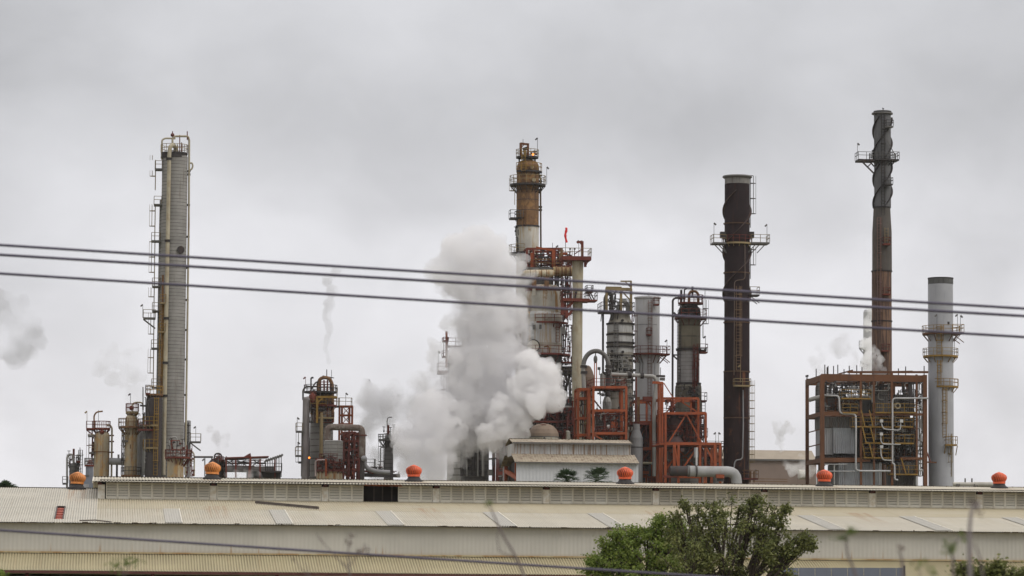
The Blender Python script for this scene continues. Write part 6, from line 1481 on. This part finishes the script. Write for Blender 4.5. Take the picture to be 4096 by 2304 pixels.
stem('bare twiggy sapling with feathery dry tips below the gap in the louvers', 34, [(1400, 2306), (1396, 2255), (1392, 2200), (1405, 2140)], .011, [(1406, 2142, 16, 14), (1392, 2172, 14, 12), (1436, 2206, 18, 12), (1462, 2194, 22, 16), (1470, 2215, 16, 8)], M_dry, 12,
     extra=[[(1400, 2290), (1330, 2210), (1270, 2150)], [(1300, 2180), (1262, 2130)], [(1396, 2270), (1350, 2235), (1290, 2168)], [(1402, 2260), (1440, 2205), (1470, 2180)], [(1440, 2205), (1478, 2190), (1484, 2210)]], name='dry_sapling', leaf=.04)
stem('pair of thin bare stalks crossing low just left of the feathery dry sapling', 36, [(1240, 2306), (1210, 2282), (1175, 2235)], .007, [(1178, 2240, 10, 5)], M_dry, 13, extra=[[(1238, 2306), (1228, 2270), (1215, 2250)]], name='dry_sapling', leaf=.03)
stem('leaning thin stem with one green leaf tip reaching the roof near the centre', 30, [(2098, 2306), (2060, 2220), (2005, 2130), (1970, 2050), (1956, 2018)], .015, [(1956, 2014, 18, 26)], M_stemg, 14, extra=[[(2055, 2232), (1998, 2205), (1988, 2150), (1992, 2110)]], leaf=.04)
stem('blurred slim sapling with leaves at its bent tip right of the big dark tree', 27, [(3425, 2306), (3405, 2250), (3390, 2220), (3384, 2160), (3388, 2130)], .014, [(3404, 2124, 26, 34), (3368, 2152, 20, 22)], M_stemg, 15, extra=[[(3386, 2158), (3366, 2150)]], leaf=.045)
stem('short blurred stalk with a small curled tip before the blue grey panels', 26, [(3612, 2306), (3608, 2240), (3598, 2205)], .016, [(3600, 2196, 24, 16)], M_dry, 16, name='dry_sapling', leaf=.04)
stem('blurred leafy sapling left of the tallest hooked stalk at the lower right', 27, [(3812, 2306), (3812, 2220), (3798, 2185)], .014, [(3802, 2182, 28, 26), (3796, 2200, 24, 20), (3850, 2142, 20, 10)], M_stemg, 17, extra=[[(3806, 2190), (3830, 2160), (3870, 2140)]], leaf=.045)
stem('small green leaf tuft low before the cream lean to roof at the right', 30, [(3680, 2306), (3678, 2262)], .008, [(3678, 2256, 30, 30), (3730, 2290, 22, 16)], M_stemg, 18, leaf=.045)
stem('tallest blurred stalk hooked over at its tip on the far right', 24, [(3880, 2306), (3878, 2200), (3878, 2120), (3884, 2050), (3905, 2010), (3914, 2040)], .020, [(3900, 2006, 18, 12), (3914, 2052, 12, 8)], M_dry, 19, name='dry_sapling', leaf=.04, stalk=plain('mauve_stalk', (.22, .19, .20), .9, .2, 8))
stem('dark drooping seed pod stalk beside the tallest hooked stalk', 24, [(3932, 2306), (3922, 2240), (3905, 2190), (3898, 2170)], .010, [], M_dry, 20, name='dry_sapling', extra=[[(3922, 2235), (3912, 2205), (3902, 2180)]])

def palm(label, px, py, D, r, group=None, seed=1):
    rnd = random.Random(seed); T = Thing('fan_palm', label, 'palm tree', px, D, py=py); 
    if group: T.o['group'] = group
    c = T.P(px, py)
    T.part('trunk', MB().tube([Vector((c.x, c.y, 0)), Vector((c.x, c.y, c.z - .1))], .22, 10, r2=.16), M_bark)
    lb = MB()
    for k in range(34):
        az = rnd.uniform(0, 2 * math.pi); el = rnd.uniform(-.5, 1.35)
        d = Vector((math.cos(az) * math.cos(el), math.sin(az) * math.cos(el), math.sin(el)))
        st = c + d * r * .50; side = d.cross(Vector((0, 0, 1))).normalized(); upv = side.cross(d)
        lb.tube([c, st], .02, 3, cap=False)
        for j in range(15):
            a = R(-75 + 150 * j / 14); e = (d * math.cos(a) + side * math.sin(a) + upv * rnd.uniform(-.08, .15)).normalized(); L = r * rnd.uniform(.42, .6)
            w_ = e.cross(upv).normalized() * .035
            p1 = st + e * L * .6; p2 = st + e * L + Vector((0, 0, -.22 * L))
            lb.add([st - w_ * .5, st + w_ * .5, p1 + w_, p1 - w_], [(0, 1, 2, 3)]); lb.add([p1 - w_, p1 + w_, p2], [(0, 1, 2)])
    T.part('crown', lb, M_palm)
palm('left of two fan palm crowns in front of the white shed wall', 2268, 1928, 268, 1.25, 'fan palms before the white shed', 3)
palm('right of two fan palm crowns, next to the orange ventilator', 2390, 1924, 268, 1.4, 'fan palms before the white shed', 4)
palm('dark fan palm top above the low ridge at the far left edge', 26, 1968, 262, 1.05, None, 5)

# ------------------------------------------------------------------ wires and their poles (outside the frame)
M_wire = plain('dark_cable', (.085, .075, .115), .6, .2, 2)
DW = 40.0
for lb, y0, y1, r, D in (('highest of the four dark power lines, crossing the brown column', 980, 1234, .0175, DW), ('second dark power line, just under the highest one', 1019, 1264, .0185, DW + .3), ('third dark power line, lowest of those crossing the sky', 1094, 1348, .0175, DW + .6), ('lowest dark cable sloping across the cream warehouse walls', 2121, 2387, .016, DW - 1)):
    T = Thing('power_line', lb, 'power line', 2048, D, 'power lines crossing the view', py=(y0 + y1) / 2); T.off.z = 0
    a = PY(0, y0, D); b = PY(4096, y1, D); e = b - a
    pts = []
    for i in range(41):
        t = -1.3 + 3.5 * i / 40
        pts.append(a + e * t + Vector((0, 0, -.06 * (1 - ((t - .5) / 1.75) ** 2) + .055)))
    T.part('wire', MB().tube(pts, r, 6), M_wire)
for tt, lb in ((-1.3, 'weathered utility pole left of the view carrying the lines'), (2.2, 'weathered utility pole right of the view carrying the lines')):
    a = PY(0, 980, DW); b = PY(4096, 1234, DW); p = a + (b - a) * tt
    T = Thing('utility_pole', lb, 'utility pole', 2048, DW, py=1900); T.off = Vector((p.x, p.y, 0)); T.o.location = T.off
    T.part('pole', MB().tube([Vector((p.x, p.y + .2, 0)), Vector((p.x, p.y + .2, p.z + .6))], .16, 10, r2=.11), M_bark)
    for k, dz in enumerate((.02, -.13, -.38)): T.part('insulator', MB().beam(Vector((p.x, p.y + .1, p.z + dz)), Vector((p.x, p.y + .3 * k - .05, p.z + dz)), .08), M_gd)

# ------------------------------------------------------------------ panels under the lean-to at the right
Fp = Thing('metal_hoarding', 'blue grey metal sheet hoarding under the lean to roof at the lower right', 'hoarding', 3400, 196, py=2300)
x = 3130
while x < 3615:
    a = Fp.P(x, 2271); b = Fp.P(min(x + 65, 3615), 2271)
    Fp.part('sheet', MB().box((a + b) / 2 * Vector((1, 1, .5)), (b - a).length - .03, .06, a.z), metal('blue_grey_hoarding', (.15, .165, .205), (.10, .10, .12), .1, .2, seed=150, var=.05)); x += 65
Fp.part('end_post', MB().beam(Fp.P(3617, 2262) * Vector((1, 1, 0)), Fp.P(3617, 2262), .1), M_dks)
A_ = Thing('air_conditioner', 'small white air conditioner box under the lean to eave beside the dark tree', 'air conditioner', 3120, 197, py=2304)
a = A_.P(3120, 2304); A_.part('casing', MB().box(a, .55, .35, .42), M_white); A_.part('grille', MB().box(a - VD * .19 + UD * .08, .26, .03, .3), M_dks); A_.part('bracket', MB().box(a + VD * .0 - Vector((0, 0, .26)), .6, .5, .06).beam(a - Vector((0, 0, .26)) + VD * .2, Vector((a.x, a.y, 0)) + VD * .2, .08), M_gd)
# ------------------------------------------------------------------ steam
def volmat(name, dens, hetero=None, aniso=.2, col=(.97, .97, .975)):
    mt = bpy.data.materials.new(name); mt.use_nodes = True; n = mt.node_tree
    for x in list(n.nodes): n.nodes.remove(x)
    out = n.nodes.new('ShaderNodeOutputMaterial'); v = n.nodes.new('ShaderNodeVolumePrincipled'); n.links.new(v.outputs[0], out.inputs['Volume'])
    v.inputs['Color'].default_value = (*col, 1); v.inputs['Anisotropy'].default_value = aniso; v.inputs['Density'].default_value = dens
    if hetero:
        sc, lo, hi = hetero
        tc = N(n, 'ShaderNodeTexCoord'); t = noise_tex(n, tc.outputs['Object'], (sc,) * 3, (3, 1, 7), 4, .55)
        n.links.new(maprange(n, t, lo, hi, 0, dens), v.inputs['Density'])
    return mt
def steam(name, label, cat, D, blobs, mat, voxel=.35, disp=((2.2, .9), (.8, .35)), dy=1.0, seed=0, parent=None, T=None):
    T = T or Thing(name, label, cat, sum(b[0] for b in blobs) / len(blobs), D, py=sum(b[1] for b in blobs) / len(blobs)); T.o['kind'] = 'stuff'
    rnd = random.Random(seed); bm = bmesh.new()
    for bl in blobs:
        x, y, r = bl[:3]; d = bl[3] if len(bl) > 3 else rnd.uniform(-.25, .25) * r * T.s
        c = T.P(x, y, d) - T.off
        bmesh.ops.create_icosphere(bm, subdivisions=3, radius=r * T.s, matrix=Matrix.Translation(c) @ Matrix.Diagonal((1, dy, 1, 1)))
    me = bpy.data.meshes.new('tmp'); bm.to_mesh(me); bm.free()
    o = bpy.data.objects.new('tmp', me); COL.objects.link(o)
    md = o.modifiers.new('r', 'REMESH'); md.mode = 'VOXEL'; md.voxel_size = voxel
    dg = bpy.context.evaluated_depsgraph_get(); dg.update()
    m2 = bpy.data.meshes.new_from_object(o.evaluated_get(dg)); bpy.data.objects.remove(o)
    nr = [v.normal.copy() for v in m2.vertices]
    off = Vector((seed * 7.1, 3.3, 1.7))
    for v, nn in zip(m2.vertices, nr):
        h = 0
        for sz, a in disp:
            q = (v.co + off) / sz
            h += (abs(mnoise.noise(q)) * 2.6 - .55) * a
        v.co += nn * h
    m2.polygons.foreach_set('use_smooth', [True] * len(m2.polygons)); m2.update()
    m2.materials.clear(); m2.materials.append(mat)
    ob = bpy.data.objects.new('cloud_body', m2); COL.objects.link(ob); ob.parent = T.o
    global T_last; T_last = T
    return T
def B(l, k=1.0): return [(x[0], x[1], x[2] * k) + tuple(x[3:]) for x in l]
V_main = volmat('steam_main', .42, None, .1, (.905, .90, .91)); V_puff = volmat('steam_puff', .85, None, .15, (.985, .98, .985))
steam('steam_cloud', 'huge soft grey steam cloud towering left of the broad white vessel', 'steam', 480,
      B([(1840, 1010, 84), (1890, 980, 52), (1960, 1025, 92), (1795, 1090, 66), (1768, 1085, 40), (1780, 1140, 34), (1870, 1110, 105), (1990, 1090, 95), (2045, 1060, 55), (2095, 1045, 22), (2075, 1080, 34), (1800, 1160, 35), (1950, 1190, 85), (1985, 1270, 100), (2045, 1200, 45), (1950, 1340, 115), (1870, 1290, 48), (1840, 1300, 30), (2040, 1310, 50), (1990, 1420, 100),
       (1900, 1440, 100), (1860, 1530, 90), (1950, 1560, 125), (2045, 1470, 50), (1870, 1640, 112), (1960, 1680, 85), (1800, 1720, 70), (1890, 1740, 60), (2020, 1600, 80), (1810, 1600, 50)], 1.06), V_main, disp=((3.4, 1.2), (1.3, .32), (.5, .2)), voxel=.32, seed=1)
_main = T_last
steam('steam_cloud', None, None, 480, B([(1780, 1170, 40), (1880, 1230, 80), (1840, 1330, 70), (1800, 1450, 90), (1780, 1560, 90), (1760, 1680, 100), (2060, 1150, 60), (2070, 1260, 50), (2090, 1350, 50), (2080, 1420, 60), (1980, 1780, 60), (1840, 1800, 60)], 1.1),
      volmat('steam_fringe', .34, (.35, .34, .66), .1, (.90, .895, .905)), disp=((3.0, 1.4), (1.1, .5), (.45, .2)), voxel=.34, seed=21, T=_main)
steam('steam_cloud', 'brightest white steam puff billowing right in front of the broad vessel base', 'steam', 476,
      B([(2190, 1505, 62), (2130, 1525, 72), (2212, 1570, 50), (2150, 1595, 70), (2090, 1590, 66), (2060, 1640, 60), (2010, 1690, 62), (2050, 1740, 42), (2130, 1650, 42), (2228, 1560, 28), (2118, 1440, 26), (2150, 1470, 40), (1960, 1740, 50), (2000, 1620, 45), (2090, 1700, 40)], 1.05), V_puff, voxel=.26, disp=((2.8, .85), (1.0, .3), (.45, .16)), seed=2)
steam('steam_cloud', 'spreading low grey steam drifting left along the ridge from the tall cloud', 'steam', 470,
      B([(1720, 1690, 80), (1650, 1770, 75), (1665, 1865, 62), (1700, 1840, 80), (1770, 1830, 60), (1750, 1760, 70), (1750, 1620, 60), (1690, 1630, 50), (1740, 1900, 60), (1820, 1760, 40)], 1.1), volmat('steam_low', .50, (.20, .22, .5), .1, (.89, .885, .90)), disp=((3, 1.2), (1, .4)), seed=3)
steam('steam_cloud', 'thin ragged steam swirling around the slim misty column', 'steam', 522,
      B([(1480, 1620, 60), (1540, 1600, 60), (1430, 1600, 35), (1560, 1680, 70), (1500, 1720, 60), (1470, 1800, 45), (1560, 1800, 60), (1620, 1650, 40), (1520, 1870, 50), (1590, 1750, 50), (1700, 1560, 45), (1660, 1590, 40)], 1.15), volmat('steam_soft', .50, (.26, .38, .64), .1, (.78, .78, .80)), disp=((3, 1.3), (1, .5)), seed=4)
steam('steam_cloud', 'thin wisp rising straight from the arched pipe of the dark topped column', 'steam', 500,
      [(1307 + 7 * math.sin(i * .55) + i * .3, 1478 - i * 11, 5 + i * .72) for i in range(22)] + [(1318, 1215, 26), (1330, 1165, 28), (1308, 1125, 24), (1342, 1085, 24), (1295, 1065, 14)], volmat('steam_wisp', .5, (.4, .28, .62), .1, (.72, .72, .74)), voxel=.16, disp=((1.6, .16), (.5, .10)), seed=5)
steam('steam_cloud', 'small dark grey puff above the arched pipe of the air cooler', 'steam', 474,
      [(872, 1808, 12), (876, 1790, 16), (880, 1770, 26), (860, 1745, 20), (905, 1745, 18), (845, 1712, 16)], volmat('steam_small', .5, (.45, .28, .62), .1, (.74, .74, .76)), voxel=.2, disp=((1.2, .4), (.5, .15)), seed=6)
steam('steam_cloud', 'faint drifting vapour left of the tallest column above the beige vessels', 'steam', 520,
      B([(540, 1490, 45), (500, 1440, 40), (450, 1420, 40), (560, 1420, 35), (470, 1520, 35), (390, 1460, 35), (530, 1560, 30)], 1.2), volmat('steam_faint', .16, (.24, .34, .68), .1, (.76, .76, .78)), disp=((3, 1.2), (1, .4)), seed=7)
steam('steam_cloud', 'dark grey drifting cloud at the left edge of the sky', 'steam', 640,
      B([(40, 1300, 75), (110, 1330, 60), (60, 1400, 75), (-20, 1360, 80), (0, 1230, 60), (90, 1250, 40), (150, 1300, 30)], 1.1), volmat('steam_dark', .17, (.14, .34, .66), .1, (.58, .585, .61)), disp=((4, 1.8), (1.5, .7), (.6, .2)), voxel=.5, seed=8)
steam('steam_cloud', 'white puff rising above the tan hall between the two big chimneys', 'steam', 600,
      [(3130, 1720, 26), (3150, 1700, 18), (3110, 1700, 18), (3120, 1755, 20), (3130, 1790, 16), (3165, 1725, 14)], volmat('steam_hall', .6, (.35, .28, .6), .1, (.80, .80, .82)), voxel=.25, disp=((1.5, .5), (.6, .2)), seed=9)
steam('steam_cloud', 'low white steam in front of the tan hall at the brown frame', 'steam', 560,
      [(3180, 1870, 30), (3210, 1855, 28), (3150, 1858, 20), (3215, 1890, 28), (3240, 1870, 30)], volmat('steam_frame', .35, (.35, .36, .64)), voxel=.25, disp=((1.8, .7), (.6, .25)), seed=10)
steam('steam_cloud', 'white steam leaking from the top of the brown boiler frame round the chimney foot', 'steam', 496,
      [(3500, 1470, 24), (3480, 1440, 22), (3515, 1440, 18), (3490, 1400, 20), (3470, 1480, 24), (3520, 1480, 20), (3505, 1405, 12)], volmat('steam_leak', .60, (.4, .34, .6)), voxel=.2, disp=((1.2, .5), (.5, .2)), seed=11)
steam('steam_cloud', 'pale vapour wall veiling the faded stack behind the brown frame', 'steam', 800,
      [(3478, 1300, 30), (3474, 1380, 36), (3474, 1450, 44), (3470, 1530, 50), (3482, 1250, 22)], volmat('steam_wall', .55), voxel=.6, disp=((5, 1.2), (2, .5)), seed=12)
steam('steam_cloud', 'ragged grey wisps above the left corner of the brown boiler frame', 'steam', 520,
      B([(3280, 1450, 32), (3320, 1400, 34), (3360, 1380, 30), (3270, 1480, 30), (3400, 1400, 30), (3420, 1440, 24)], 1.1), volmat('steam_ragged', .34, (.3, .36, .68), .1, (.80, .80, .82)), disp=((2.4, 1.0), (.8, .3)), seed=13)
steam('steam_cloud', 'little steam patch along the base of the air cooler rack', 'steam', 464,
      [(950, 1905, 26), (1000, 1900, 24), (1030, 1910, 18), (910, 1900, 16)], volmat('steam_base', .3, (.5, .36, .6)), voxel=.2, disp=((1.0, .3),), seed=14)
# faint humid air over the whole site
hz = bpy.data.meshes.new('haze'); bm = bmesh.new()
bmesh.ops.create_cube(bm, size=1, matrix=Matrix.Translation((0, 520, 66)) @ Matrix.Diagonal((900, 1160, 134, 1))); bm.to_mesh(hz); bm.free()
ho = bpy.data.objects.new('haze', hz); COL.objects.link(ho); ho['kind'] = 'stuff'
hz.materials.append(volmat('humid_air', .00004, None, .3, (.93, .94, .97)))
